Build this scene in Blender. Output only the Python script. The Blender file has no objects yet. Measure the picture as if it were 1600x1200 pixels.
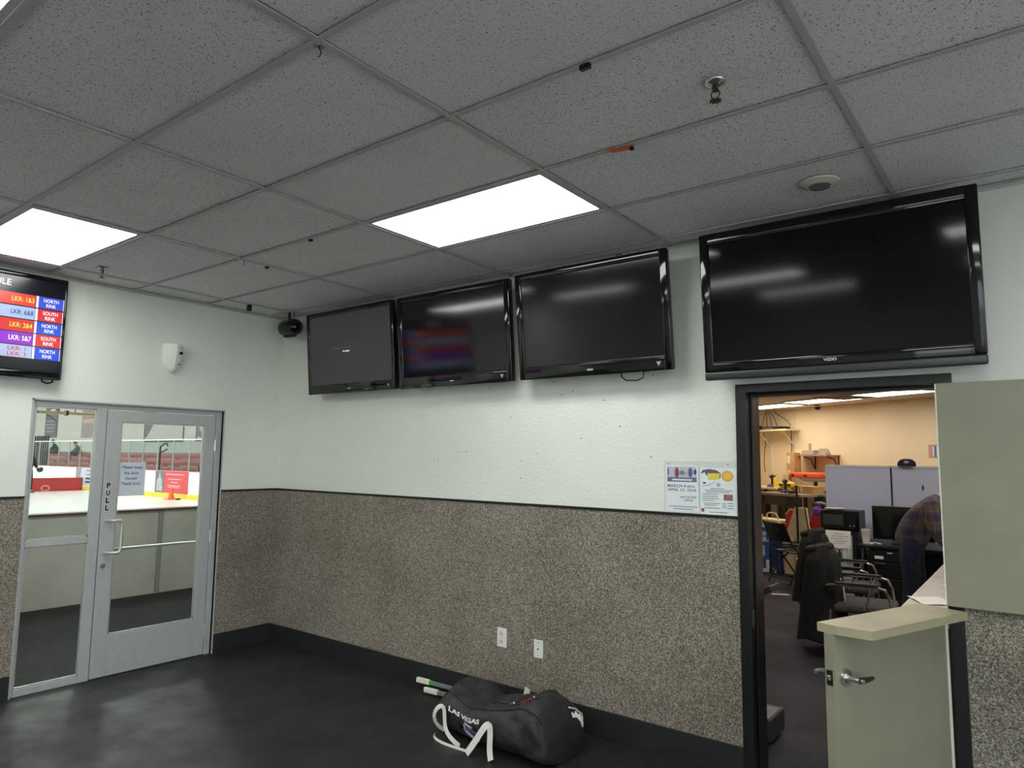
import bpy, bmesh, math, random
from mathutils import Vector, Matrix, noise

S = bpy.context.scene
COL = S.collection
PI = math.pi

# ------------------------------------------------------------------ camera
cam_d = bpy.data.cameras.new('camera')
cam_d.sensor_width = 36.0
cam_d.lens = 1081.986 / 1600 * 36
cam_d.clip_end = 200
cam = bpy.data.objects.new('camera', cam_d)
COL.objects.link(cam)
CX = (0.7944539, 0.6072189, 0.0113245)
CY = (0.0551043, -0.0906401, 0.9943580)
CZ = (0.6048194, -0.7893476, -0.1054698)
cam.matrix_world = Matrix(((CX[0], CY[0], CZ[0], 5.67895), (CX[1], CY[1], CZ[1], -3.83314),
                           (CX[2], CY[2], CZ[2], 1.67605), (0, 0, 0, 1)))
S.camera = cam

# ------------------------------------------------------------------ world and exposure
w = bpy.data.worlds.new('world')
S.world = w
w.use_nodes = True
w.node_tree.nodes['Background'].inputs[0].default_value = (0.92, 0.96, 1.0, 1)
w.node_tree.nodes['Background'].inputs[1].default_value = 3.8   # overcast fill daylight, entering through unseen windows added behind the camera
S.view_settings.view_transform = 'Standard'
S.view_settings.look = 'None'
S.view_settings.gamma = 1
S.view_settings.use_curve_mapping = False
S.view_settings.exposure = 0.0
LIGHT_ROOM = 13.4      # radiance of the room's troffer lenses
LIGHT_OFFICE = 11.5     # radiance of the office troffers (warm)
LIGHT_RINK = 85.0      # radiance of the unseen lamps added over the rink

# ------------------------------------------------------------------ helpers
def lin(c):
    return tuple(((v / 255) / 12.92 if v / 255 <= 0.04045 else ((v / 255 + 0.055) / 1.055) ** 2.4) for v in c)

class NT:
    def __init__(self, name):
        self.m = bpy.data.materials.new(name)
        self.m.use_nodes = True
        self.t = self.m.node_tree
        self.t.nodes.clear()
        self.out = self.n('ShaderNodeOutputMaterial')
    def n(self, typ, **kw):
        x = self.t.nodes.new(typ)
        for k, v in kw.items():
            if k.startswith('_'):
                setattr(x, k[1:], v)
            else:
                x.inputs[k].default_value = v
        return x
    def l(self, a, b):
        self.t.links.new(a, b)
    def ramp(self, fac, stops):
        r = self.n('ShaderNodeValToRGB')
        e = r.color_ramp.elements
        while len(e) < len(stops):
            e.new(0.5)
        for el, (p, c) in zip(e, stops):
            el.position = p
            el.color = (*c, 1)
        self.l(fac, r.inputs[0])
        return r.outputs[0]
    def coords(self, rnd=False):
        c = self.n('ShaderNodeTexCoord').outputs['Object']
        if rnd:
            oi = self.n('ShaderNodeObjectInfo')
            mul = self.n('ShaderNodeMath', _operation='MULTIPLY')
            mul.inputs[1].default_value = 37.0
            self.l(oi.outputs['Random'], mul.inputs[0])
            add = self.n('ShaderNodeVectorMath', _operation='ADD')
            self.l(c, add.inputs[0]); self.l(mul.outputs[0], add.inputs[1])
            c = add.outputs[0]
        return c
    def noise(self, co, scale, detail=2, rough=0.5):
        x = self.n('ShaderNodeTexNoise', Scale=scale, Detail=detail, Roughness=rough)
        self.l(co, x.inputs['Vector'])
        return x.outputs['Fac']
    def bump(self, h, strength, dist=0.01):
        b = self.n('ShaderNodeBump', Strength=strength, Distance=dist)
        self.l(h, b.inputs['Height'])
        return b.outputs[0]

def mul(c, k):
    return tuple(max(0, min(1, v * k)) for v in c)

MATS = {}
def mat(name, rgb, rough=0.6, metal=0.0, var=0.08, scale=14, bump=0.0, bscale=120, bdist=0.004, spec=0.5, coat=0.0, rnd=False, trans=0.0):
    if name in MATS:
        return MATS[name]
    g = NT(name)
    c = lin(rgb)
    p = g.n('ShaderNodeBsdfPrincipled', Roughness=rough, Metallic=metal)
    p.inputs['Specular IOR Level'].default_value = spec
    p.inputs['Coat Weight'].default_value = coat
    p.inputs['Transmission Weight'].default_value = trans
    co = g.coords(rnd)
    g.l(g.ramp(g.noise(co, scale, 4), [(0.3, mul(c, 1 - var)), (0.7, mul(c, 1 + var))]), p.inputs['Base Color'])
    if bump:
        g.l(g.bump(g.noise(co, bscale, 3), bump, bdist), p.inputs['Normal'])
    g.l(p.outputs[0], g.out.inputs[0])
    MATS[name] = g.m
    return g.m

def emat(name, rgb, strength, var=0.0, scale=3, gloss=None):
    if name in MATS:
        return MATS[name]
    g = NT(name)
    c = lin(rgb)
    p = g.n('ShaderNodeBsdfPrincipled', Roughness=0.25 if gloss is None else gloss)
    p.inputs['Base Color'].default_value = (*mul(c, 0.1), 1)
    co = g.coords()
    g.l(g.ramp(g.noise(co, scale, 2), [(0.3, mul(c, 1 - var)), (0.7, c)]), p.inputs['Emission Color'])
    p.inputs['Emission Strength'].default_value = strength
    g.l(p.outputs[0], g.out.inputs[0])
    MATS[name] = g.m
    return g.m

def glass_mat(name, tint, refl=0.08, rough=0.02, graze=0.9):
    g = NT(name)
    tr = g.n('ShaderNodeBsdfTransparent')
    tr.inputs[0].default_value = (*tint, 1)
    gl = g.n('ShaderNodeBsdfGlossy', Roughness=rough)
    fr = g.n('ShaderNodeLayerWeight', Blend=0.5)
    pw = g.n('ShaderNodeMath', _operation='POWER')
    pw.inputs[1].default_value = 5.0
    g.l(fr.outputs['Facing'], pw.inputs[0])
    mp = g.n('ShaderNodeMapRange')
    mp.inputs['To Min'].default_value = refl
    mp.inputs['To Max'].default_value = graze
    g.l(pw.outputs[0], mp.inputs['Value'])
    co = g.coords()
    sm = g.n('ShaderNodeMath', _operation='MULTIPLY_ADD')
    sm.inputs[1].default_value = 3.8   # scales the noise that sets the gloss roughness; sm.inputs[2].default_value = 0.0
    g.l(g.noise(co, 2.5, 3), sm.inputs[0])
    g.l(sm.outputs[0], gl.inputs['Roughness'])
    mx = g.n('ShaderNodeMixShader')
    g.l(mp.outputs[0], mx.inputs[0]); g.l(tr.outputs[0], mx.inputs[1]); g.l(gl.outputs[0], mx.inputs[2])
    g.l(mx.outputs[0], g.out.inputs[0])
    return g.m

class B:
    """collects shapes into one bmesh"""
    def __init__(self):
        self.bm = bmesh.new()
    def _xf(self, vs, M):
        if M is not None:
            bmesh.ops.transform(self.bm, matrix=M, verts=vs)
    def box(self, x0, x1, y0, y1, z0, z1, bev=0.0, M=None, seg=2):
        r = bmesh.ops.create_cube(self.bm, size=1)
        vs = r['verts']
        bmesh.ops.transform(self.bm, matrix=Matrix.Translation(((x0 + x1) / 2, (y0 + y1) / 2, (z0 + z1) / 2)) @ Matrix.Diagonal((abs(x1 - x0), abs(y1 - y0), abs(z1 - z0), 1)), verts=vs)
        if bev:
            es = list({e for v in vs for e in v.link_edges})
            n0 = set(self.bm.verts) - set(vs)
            bmesh.ops.bevel(self.bm, geom=es, offset=bev, segments=seg, affect='EDGES', profile=0.5)
            vs = [v for v in self.bm.verts if v not in n0]
        self._xf(vs, M)
        return self
    def cyl(self, p0, p1, r0, r1=None, seg=16, caps=True):
        p0, p1 = Vector(p0), Vector(p1)
        d = p1 - p0
        r = bmesh.ops.create_cone(self.bm, cap_ends=caps, segments=seg, radius1=r0, radius2=r0 if r1 is None else r1, depth=d.length)
        M = Matrix.Translation((p0 + p1) / 2) @ d.to_track_quat('Z', 'Y').to_matrix().to_4x4()
        self._xf(r['verts'], M)
        return self
    def sphere(self, c, r, su=16, sv=10, sc=(1, 1, 1), M=None):
        q = bmesh.ops.create_uvsphere(self.bm, u_segments=su, v_segments=sv, radius=r)
        bmesh.ops.transform(self.bm, matrix=Matrix.Translation(c) @ Matrix.Diagonal((*sc, 1)), verts=q['verts'])
        self._xf(q['verts'], M)
        return self
    def tube(self, pts, r, seg=8, closed=False, flat=None):
        """round tube, or a flat strap when flat=(width, thickness)"""
        pts = [Vector(p) for p in pts]
        n = len(pts)
        rings = []
        up = Vector((0, 0, 1))
        side_prev = None
        for i, p in enumerate(pts):
            a = pts[(i - 1) % n] if closed else pts[max(0, i - 1)]
            b = pts[(i + 1) % n] if closed else pts[min(n - 1, i + 1)]
            t = (b - a)
            t = t.normalized() if t.length > 1e-9 else Vector((1, 0, 0))
            if side_prev is None:
                s = t.cross(up)
                if s.length < 1e-3:
                    s = t.cross(Vector((0, 1, 0)))
            else:
                s = side_prev - t * side_prev.dot(t)
            s.normalize()
            side_prev = s
            u = s.cross(t)
            rr = r[i] if isinstance(r, (list, tuple)) else r
            ring = []
            if flat:
                for a_, b_ in ((-1, -1), (1, -1), (1, 1), (-1, 1)):
                    ring.append(self.bm.verts.new(p + s * a_ * flat[0] / 2 + u * b_ * flat[1] / 2))
            else:
                for k in range(seg):
                    an = 2 * PI * k / seg
                    ring.append(self.bm.verts.new(p + (s * math.cos(an) + u * math.sin(an)) * rr))
            rings.append(ring)
        m = len(rings[0])
        for i in range(n if closed else n - 1):
            a, b = rings[i], rings[(i + 1) % n]
            for k in range(m):
                self.bm.faces.new((a[k], a[(k + 1) % m], b[(k + 1) % m], b[k]))
        if not closed:
            self.bm.faces.new(list(reversed(rings[0])))
            self.bm.faces.new(rings[-1])
        return self
    def loft(self, rings, cap=True, closed=True):
        rr = [[self.bm.verts.new(p) for p in ring] for ring in rings]
        m = len(rr[0])
        for i in range(len(rr) - 1):
            for k in range(m if closed else m - 1):
                self.bm.faces.new((rr[i][k], rr[i][(k + 1) % m], rr[i + 1][(k + 1) % m], rr[i + 1][k]))
        if cap and closed:
            self.bm.faces.new(list(reversed(rr[0])))
            self.bm.faces.new(rr[-1])
        return self
    def prism(self, poly, O, U, V, th):
        """2-D outline on the plane O,U,V, thickened by th along U x V"""
        O, U, V = Vector(O), Vector(U).normalized(), Vector(V).normalized()
        N = U.cross(V)
        lo = [self.bm.verts.new(O + U * a + V * b) for a, b in poly]
        hi = [self.bm.verts.new(O + U * a + V * b + N * th) for a, b in poly]
        m = len(poly)
        for k in range(m):
            self.bm.faces.new((lo[k], lo[(k + 1) % m], hi[(k + 1) % m], hi[k]))
        self.bm.faces.new(list(reversed(lo)))
        self.bm.faces.new(hi)
        return self
    def make(self, name, m, parent=None, smooth=False, angle=40):
        bmesh.ops.recalc_face_normals(self.bm, faces=self.bm.faces[:])
        me = bpy.data.meshes.new(name)
        self.bm.to_mesh(me)
        self.bm.free()
        me.materials.append(m)
        if smooth:
            me.polygons.foreach_set('use_smooth', [True] * len(me.polygons))
            try:
                me.set_sharp_from_angle(angle=math.radians(angle))
            except Exception:
                pass
        o = bpy.data.objects.new(name, me)
        COL.objects.link(o)
        if parent is not None:
            o.parent = parent
        return o

def rect(x0, x1, z0, z1):
    return [(x0, z0), (x1, z0), (x1, z1), (x0, z1)]

def thing(name, label, cat, loc=(0, 0, 0), rz=0.0, rx=0.0, group=None):
    o = bpy.data.objects.new(name, None)
    o.empty_display_size = 0.1
    COL.objects.link(o)
    o.location = loc
    o.rotation_euler = (rx, 0, rz)
    return tag(o, label, cat, group)

def tag(o, label, cat, group=None):
    o['label'] = label
    o['category'] = cat
    if group:
        o['group'] = group
    return o

def struct(o):
    o['kind'] = 'structure'
    return o

def sroot(name, loc=(0, 0, 0), rz=0.0):
    o = bpy.data.objects.new(name, None)
    COL.objects.link(o)
    o.location = loc
    o.rotation_euler = (0, 0, rz)
    return struct(o)

def copy_tree(o, parent=None):
    c = o.copy()
    COL.objects.link(c)
    c.parent = parent
    for ch in [x for x in list(bpy.data.objects) if x.parent == o]:
        copy_tree(ch, c)
    return c

def text_verts(body, bold=0.0):
    cu = bpy.data.curves.new('lettering_curve', 'FONT')
    cu.body = body
    cu.size = 1
    cu.align_x = 'CENTER'
    cu.offset = bold
    cu.resolution_u = 3
    ob = bpy.data.objects.new('lettering_curve', cu)
    COL.objects.link(ob)
    dg = bpy.context.evaluated_depsgraph_get()
    dg.update()
    me = bpy.data.meshes.new_from_object(ob.evaluated_get(dg))
    bpy.data.objects.remove(ob)
    vs = [v.co.copy() for v in me.vertices]
    fs = [tuple(p.vertices) for p in me.polygons]
    bpy.data.meshes.remove(me)
    x0 = min(v.x for v in vs); x1 = max(v.x for v in vs)
    y0 = min(v.y for v in vs); y1 = max(v.y for v in vs)
    return [((v.x - x0) / (x1 - x0), (v.y - y0) / (y1 - y0)) for v in vs], fs

def lettering(body, O, U, V, width, height, m, parent, th=0.001, bold=0.015, name='lettering', fn=None):
    """flat letters filling width x height, lower corner at O; fn maps (u,v) to a point instead"""
    vs, fs = text_verts(body, bold)
    O, U, V = Vector(O), Vector(U), Vector(V)
    pts = [fn(a * width, b * height) if fn else O + U * (a * width) + V * (b * height) + U.cross(V) * th for a, b in vs]
    me = bpy.data.meshes.new(name)
    me.from_pydata([tuple(p) for p in pts], [], fs)
    me.materials.append(m)
    o = bpy.data.objects.new(name, me)
    COL.objects.link(o)
    o.parent = parent
    return o

def skin_mesh(name, verts, edges, radii, m, parent, sub=2, root=0):
    me = bpy.data.meshes.new(name + '_skeleton')
    me.from_pydata(verts, edges, [])
    ob = bpy.data.objects.new(name + '_skeleton', me)
    COL.objects.link(ob)
    ob.modifiers.new('s', 'SKIN')
    for i, sv in enumerate(me.skin_vertices[0].data):
        r = radii[i]
        sv.radius = r if isinstance(r, (tuple, list)) else (r, r)
        sv.use_root = (i == root)
    sm = ob.modifiers.new('d', 'SUBSURF')
    sm.levels = sub
    dg = bpy.context.evaluated_depsgraph_get()
    dg.update()
    out = bpy.data.meshes.new_from_object(ob.evaluated_get(dg))
    bpy.data.objects.remove(ob)
    out.name = name
    out.materials.clear()
    out.materials.append(m)
    out.polygons.foreach_set('use_smooth', [True] * len(out.polygons))
    o = bpy.data.objects.new(name, out)
    COL.objects.link(o)
    o.parent = parent
    return o

X, Y, Z = Vector((1, 0, 0)), Vector((0, 1, 0)), Vector((0, 0, 1))
rng = random.Random(4)

# ------------------------------------------------------------------ materials
def wall_paint(name, rgb, strength=0.55, scale=55):
    g = NT(name)
    c = lin(rgb)
    p = g.n('ShaderNodeBsdfPrincipled', Roughness=0.55)
    co = g.coords()
    big = g.noise(co, 1.3, 4)
    g.l(g.ramp(big, [(0.3, mul(c, 0.95)), (0.75, mul(c, 1.03))]), p.inputs['Base Color'])
    g.l(g.bump(g.noise(co, scale, 3, 0.55), strength, 0.006), p.inputs['Normal'])
    g.l(p.outputs[0], g.out.inputs[0])
    return g.m

def carpet_mat():
    g = NT('speckled_carpet')
    p = g.n('ShaderNodeBsdfPrincipled', Roughness=0.95)
    p.inputs['Specular IOR Level'].default_value = 0.1
    co = g.coords()
    f = g.noise(co, 170, 3, 0.6)
    col = g.ramp(f, [(0.34, lin((72, 68, 60))), (0.46, lin((124, 118, 107))), (0.55, lin((147, 140, 128))), (0.68, lin((200, 193, 178)))])
    st = g.ramp(g.noise(co, 1.7, 5, 0.6), [(0.30, (0.76, 0.75, 0.74)), (0.56, (1, 1, 1))])
    mx = g.n('ShaderNodeMix', _data_type='RGBA', _blend_type='MULTIPLY')
    mx.inputs[0].default_value = 1.0
    g.l(col, mx.inputs[6]); g.l(st, mx.inputs[7])
    g.l(mx.outputs[2], p.inputs['Base Color'])
    g.l(g.bump(f, 0.8, 0.006), p.inputs['Normal'])
    g.l(p.outputs[0], g.out.inputs[0])
    return g.m

def tile_mat():
    g = NT('fissured_ceiling_tile')
    p = g.n('ShaderNodeBsdfPrincipled', Roughness=0.9)
    p.inputs['Specular IOR Level'].default_value = 0.2
    co = g.coords(True)
    big = g.noise(co, 120, 2, 0.5)
    pin = g.noise(co, 280, 1, 0.4)
    base = lin((236, 236, 236))
    a = g.ramp(big, [(0.325, (0.28, 0.28, 0.28)), (0.375, (1, 1, 1))])
    b = g.ramp(pin, [(0.30, (0.5, 0.5, 0.5)), (0.38, (1, 1, 1))])
    c = g.ramp(g.noise(co, 2.2, 4), [(0.3, mul(base, 0.93)), (0.7, base)])
    m1 = g.n('ShaderNodeMix', _data_type='RGBA', _blend_type='MULTIPLY'); m1.inputs[0].default_value = 1
    m2 = g.n('ShaderNodeMix', _data_type='RGBA', _blend_type='MULTIPLY'); m2.inputs[0].default_value = 1
    g.l(a, m1.inputs[6]); g.l(b, m1.inputs[7])
    g.l(m1.outputs[2], m2.inputs[6]); g.l(c, m2.inputs[7])
    g.l(m2.outputs[2], p.inputs['Base Color'])
    g.l(g.bump(big, 0.35, 0.003), p.inputs['Normal'])
    g.l(p.outputs[0], g.out.inputs[0])
    return g.m

def rubber_mat(name, rgb, rough=0.5, wet=0.12, spec=0.26):
    g = NT(name)
    c = lin(rgb)
    p = g.n('ShaderNodeBsdfPrincipled')
    p.inputs['Specular IOR Level'].default_value = spec
    co = g.coords()
    g.l(g.ramp(g.noise(co, 2.0, 6, 0.65), [(0.3, mul(c, 0.7)), (0.72, mul(c, 1.5))]), p.inputs['Base Color'])
    r = g.ramp(g.noise(co, 3.0, 5, 0.6), [(0.3, (rough - wet,) * 3), (0.7, (rough + wet,) * 3)])
    g.l(r, p.inputs['Roughness'])
    g.l(g.bump(g.noise(co, 160, 3), 0.35, 0.003), p.inputs['Normal'])
    g.l(p.outputs[0], g.out.inputs[0])
    return g.m

def plaid_mat():
    g = NT('plaid_flannel')
    p = g.n('ShaderNodeBsdfPrincipled', Roughness=0.9)
    co = g.coords()
    sep = g.n('ShaderNodeSeparateXYZ')
    g.l(co, sep.inputs[0])
    def bands(sock, freq, stops):
        a = g.n('ShaderNodeMath', _operation='MULTIPLY'); a.inputs[1].default_value = freq
        b = g.n('ShaderNodeMath', _operation='FRACT')
        g.l(sock, a.inputs[0]); g.l(a.outputs[0], b.inputs[0])
        r = g.ramp(b.outputs[0], stops)
        r.node.color_ramp.interpolation = 'CONSTANT'
        return r
    navy, brown, grey, line = lin((52, 50, 78)), lin((98, 82, 78)), lin((70, 66, 76)), lin((126, 114, 108))
    st = [(0.0, navy), (0.30, grey), (0.44, line), (0.48, brown), (0.80, line), (0.84, grey)]
    h = bands(sep.outputs['Z'], 6.2, st)
    ad = g.n('ShaderNodeMath', _operation='ADD')
    g.l(sep.outputs['X'], ad.inputs[0]); g.l(sep.outputs['Y'], ad.inputs[1])
    v = bands(ad.outputs[0], 6.2, st)
    mx = g.n('ShaderNodeMix', _data_type='RGBA'); mx.inputs[0].default_value = 0.5
    g.l(h, mx.inputs[6]); g.l(v, mx.inputs[7])
    g.l(mx.outputs[2], p.inputs['Base Color'])
    g.l(g.bump(g.noise(co, 14, 3), 0.6, 0.03), p.inputs['Normal'])
    g.l(p.outputs[0], g.out.inputs[0])
    return g.m

M_wall = wall_paint('white_wall_paint', (224, 227, 219))
M_carpet = carpet_mat()
M_tile = tile_mat()
M_tee = mat('tee_bar_enamel', (186, 187, 187), 0.5, var=0.05)
M_floor = rubber_mat('black_rubber_floor', (36, 36, 36), 0.5)
M_base = mat('black_rubber_base', (32, 33, 34), 0.5, var=0.2, scale=6)
M_cap = mat('black_cap_plastic', (16, 16, 17), 0.4)
M_alu = mat('brushed_aluminium', (176, 178, 178), 0.45, metal=0.12, var=0.04, scale=30)
M_alu_lt = mat('polished_aluminium', (205, 207, 207), 0.28, metal=0.6, var=0.03)
M_glass = glass_mat('clear_door_glass', (0.92, 0.94, 0.935), 0.022)
M_rinkglass = glass_mat('rink_glass', (0.87, 0.92, 0.91), 0.004, 0.02, 0.25)
M_black_wood = mat('black_gloss_paint', (20, 21, 24), 0.36, var=0.3, scale=9, bump=0.25, bscale=35)
M_khaki = mat('khaki_door_paint', (136, 134, 114), 0.45, var=0.07, scale=5, bump=0.1, bscale=60)
M_khaki_shelf = mat('worn_shelf_paint', (158, 152, 124), 0.36, var=0.13, scale=7)
M_steel = mat('satin_steel', (190, 190, 188), 0.25, metal=0.9, var=0.06)
M_steel_dk = mat('dark_steel', (70, 66, 60), 0.35, metal=0.8, var=0.2)
M_bezel = mat('gloss_black_bezel', (7, 7, 9), 0.07, var=0.05)
M_shell = mat('matte_black_shell', (14, 14, 16), 0.5)
M_screen = mat('dark_lcd_screen', (14, 15, 17), 0.09, var=0.03, spec=0.5)
M_screen_dk = mat('dark_plasma_screen', (6, 7, 8), 0.085, var=0.03, spec=0.3)
M_bar = mat('gunmetal_bar', (58, 62, 64), 0.35, metal=0.3)
M_white = mat('white_plastic', (228, 228, 222), 0.35, var=0.03)
M_offwhite = mat('offwhite_plastic', (214, 214, 204), 0.32, var=0.03)
M_ink = mat('black_ink', (14, 14, 16), 0.6)
M_paper = mat('white_paper', (240, 241, 242), 0.7, var=0.03)
M_black = mat('black_plastic', (16, 16, 17), 0.4)
M_blackfab = mat('black_nylon', (36, 37, 38), 0.62, var=0.25, scale=9, bump=0.5, bscale=18, bdist=0.02)
M_strap = mat('white_webbing', (214, 213, 206), 0.8, var=0.06, scale=60, bump=0.3, bscale=300)
M_whiteink = mat('white_print', (226, 226, 222), 0.6, var=0.02)
M_purple = mat('purple_print', (74, 66, 110), 0.6)
M_greyink = mat('grey_print', (150, 150, 158), 0.6)
M_red = mat('red_plastic', (176, 44, 42), 0.5)
M_orange = mat('orange_plastic', (236, 88, 34), 0.45)
M_yellow = mat('yellow_plastic', (236, 196, 44), 0.45)
M_blue = mat('blue_print', (36, 92, 178), 0.5)
M_navy = mat('navy_print', (30, 48, 104), 0.5)
M_card = mat('cardboard', (184, 146, 98), 0.85, var=0.1)
M_cream = mat('cream_board', (226, 206, 168), 0.7)
M_lens = emat('troffer_lens', (252, 255, 250), LIGHT_ROOM, 0.12, 2.2)
M_lens_warm = emat('warm_troffer_lens', (255, 244, 226), LIGHT_OFFICE, 0.05, 2)
M_lens_rink = emat('rink_lamp_lens', (250, 255, 250), LIGHT_RINK)

# ================================================================== THE SETTING
H = 2.9643          # ceiling height
ZW, ZB = 1.363, 0.160
RX, RY = 8.60, -7.50
WT = 0.15
DO_L, DO_R, DO_H = 4.326, 5.353, 2.095      # office door casing outline
CI_L, CI_R, CI_H = 4.385, 5.295, 2.046      # clear opening
GD0, GD1, GDH = -2.000, -0.560, 2.046       # glass door opening in the left wall

struct(B().box(-WT, RX, RY, 0, -0.1, 0).make('floor', M_floor))
wb = B()
wb.box(-WT, CI_L - 0.03, 0, WT, 0, H + 0.3)
wb.box(CI_R + 0.03, RX, 0, WT, 0, H + 0.3)
wb.box(CI_L - 0.03, CI_R + 0.03, 0, WT, CI_H + 0.03, H + 0.3)
wall_back = struct(wb.make('wall_back', M_wall))
for k, (hx, hz) in enumerate([(1.911, 2.164), (2.268, 2.201), (2.539, 2.184), (2.546, 2.163), (2.594, 2.041), (2.734, 1.955), (2.05, 1.654), (2.05, 1.537), (2.249, 1.709), (2.328, 1.716), (2.474, 1.539), (2.83, 1.654), (2.828, 1.536), (2.96, 1.7), (2.776, 2.154), (3.097, 2.185), (3.169, 2.181), (3.246, 2.114), (3.157, 2.094), (3.466, 2.046), (3.48, 2.044), (3.592, 1.876), (3.635, 1.88), (3.308, 1.804), (3.801, 1.689), (3.785, 2.155), (3.82, 2.183)]):
    hr = (0.0045, 0.003, 0.004)[k % 3]
    B().cyl((hx, 0.002, hz), (hx, -0.0008, hz), hr, seg=8).make('screw_hole', mat('old_hole', (58, 56, 52), 0.9), wall_back)
wl = B()
wl.box(-WT, 0, RY, GD0, 0, H + 0.3)
wl.box(-WT, 0, GD1, 0, 0, H + 0.3)
wl.box(-WT, 0, GD0, GD1, GDH, H + 0.3)
struct(wl.make('wall_left', M_wall))
# unseen shop-front windows beside and behind the camera, added to brighten the ceiling
wr = B(); wr.box(RX, RX + 0.15, RY, WT, 0, 0.15); wr.box(RX, RX + 0.15, RY, WT, 2.65, H + 0.3); wr.box(RX, RX + 0.15, -1.0, WT, 0.15, 2.65); wr.box(RX, RX + 0.15, RY, RY + 0.3, 0.15, 2.65)
struct(wr.make('wall_right', M_wall))
wf = B(); wf.box(-WT, 5.5, RY - 0.15, RY, 0, H + 0.3); wf.box(5.5, RX + 0.15, RY - 0.15, RY, 0, 0.15); wf.box(5.5, RX + 0.15, RY - 0.15, RY, 2.65, H + 0.3); wf.box(RX - 0.1, RX + 0.15, RY - 0.15, RY, 0.15, 2.65)
struct(wf.make('wall_front', M_wall))
def added_shop_window(n, horizontal, a0, a1):
    w_ = sroot('window_%d' % n)
    z0, z1 = 0.15, 2.65
    def bx(p0, p1, q0, q1, nm, m_, th):
        q = B()
        if horizontal:
            q.box(p0, p1, RY - 0.075 - th, RY - 0.075 + th, q0, q1)
        else:
            q.box(RX + 0.075 - th, RX + 0.075 + th, p0, p1, q0, q1)
        q.make(nm, m_, w_)
    bx(a0, a0 + 0.05, z0, z1, 'window_frame', M_alu, 0.03); bx(a1 - 0.05, a1, z0, z1, 'window_frame', M_alu, 0.03)
    bx(a0, a1, z0, z0 + 0.05, 'window_frame', M_alu, 0.03); bx(a0, a1, z1 - 0.05, z1, 'window_frame', M_alu, 0.03)
    bx(a0 + 0.05, a1 - 0.05, z0 + 0.05, z1 - 0.05, 'window_pane', M_glass, 0.003)
for k in range(4):
    added_shop_window(1 + k, False, -7.2 + 1.55 * k, -7.2 + 1.55 * (k + 1))
for k in range(2):
    added_shop_window(5 + k, True, 5.5 + 1.5 * k, 7.0 + 1.5 * k)
M_bounce = mat('bounce_slab_pale', (196, 194, 188), 0.8)  # pale slabs outside, added to bounce daylight up into the room
struct(B().box(RX + 0.15, 26, -26, 0.1, -0.15, -0.05).make('floor_bounce_slab', M_bounce))
struct(B().box(-WT, RX + 0.15, -26, RY - 0.15, -0.15, -0.05).make('floor_bounce_slab_front', M_bounce))

# carpeted wainscot, its black cap and the rubber base
t1 = B(); t1.box(0.009, DO_L, -0.009, 0, ZB, ZW - 0.006); struct(t1.make('trim_1', M_carpet))
t2 = B(); t2.box(DO_R, RX, -0.009, 0, ZB, ZW - 0.006); struct(t2.make('trim_2', M_carpet))
t3 = B(); t3.box(0, 0.009, GD1 + 0.012, 0, ZB, ZW - 0.006); struct(t3.make('trim_3', M_carpet))
t4 = B(); t4.box(0, 0.009, RY, GD0 - 0.012, ZB, ZW - 0.006); struct(t4.make('trim_4', M_carpet))
c1 = B(); c1.box(0.0, DO_L, -0.016, 0, ZW - 0.010, ZW + 0.006, 0.002); c1.box(DO_R, RX, -0.016, 0, ZW - 0.010, ZW + 0.006, 0.002)
struct(c1.make('trim_5', M_cap))
c2 = B(); c2.box(0, 0.016, GD1 + 0.012, -0.016, ZW - 0.010, ZW + 0.006, 0.002); c2.box(0, 0.016, RY, GD0 - 0.012, ZW - 0.010, ZW + 0.006, 0.002)
struct(c2.make('trim_6', M_cap))
def base_run(name, x0, x1, y0, y1):
    struct(B().box(x0, x1, y0, y1, 0, ZB, 0.003).make(name, M_base))
base_run('baseboard_back', 0.014, DO_L, -0.014, 0)
base_run('baseboard_back_end', DO_R, RX, -0.014, 0)
base_run('baseboard_left', 0, 0.014, GD1 + 0.012, 0)
base_run('baseboard_left_end', 0, 0.014, RY, GD0 - 0.012)
# white corner bead beside the glass door
cb = B(); cb.box(-0.03, 0.004, GD1, GD1 + 0.012, 0.0, GDH + 0.01); cb.box(-0.03, 0.004, GD0 - 0.012, GD0, 0, GDH + 0.01); cb.box(-0.03, 0.004, GD0 - 0.012, GD1 + 0.012, GDH, GDH + 0.012)
struct(cb.make('trim_7', M_alu))

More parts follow.
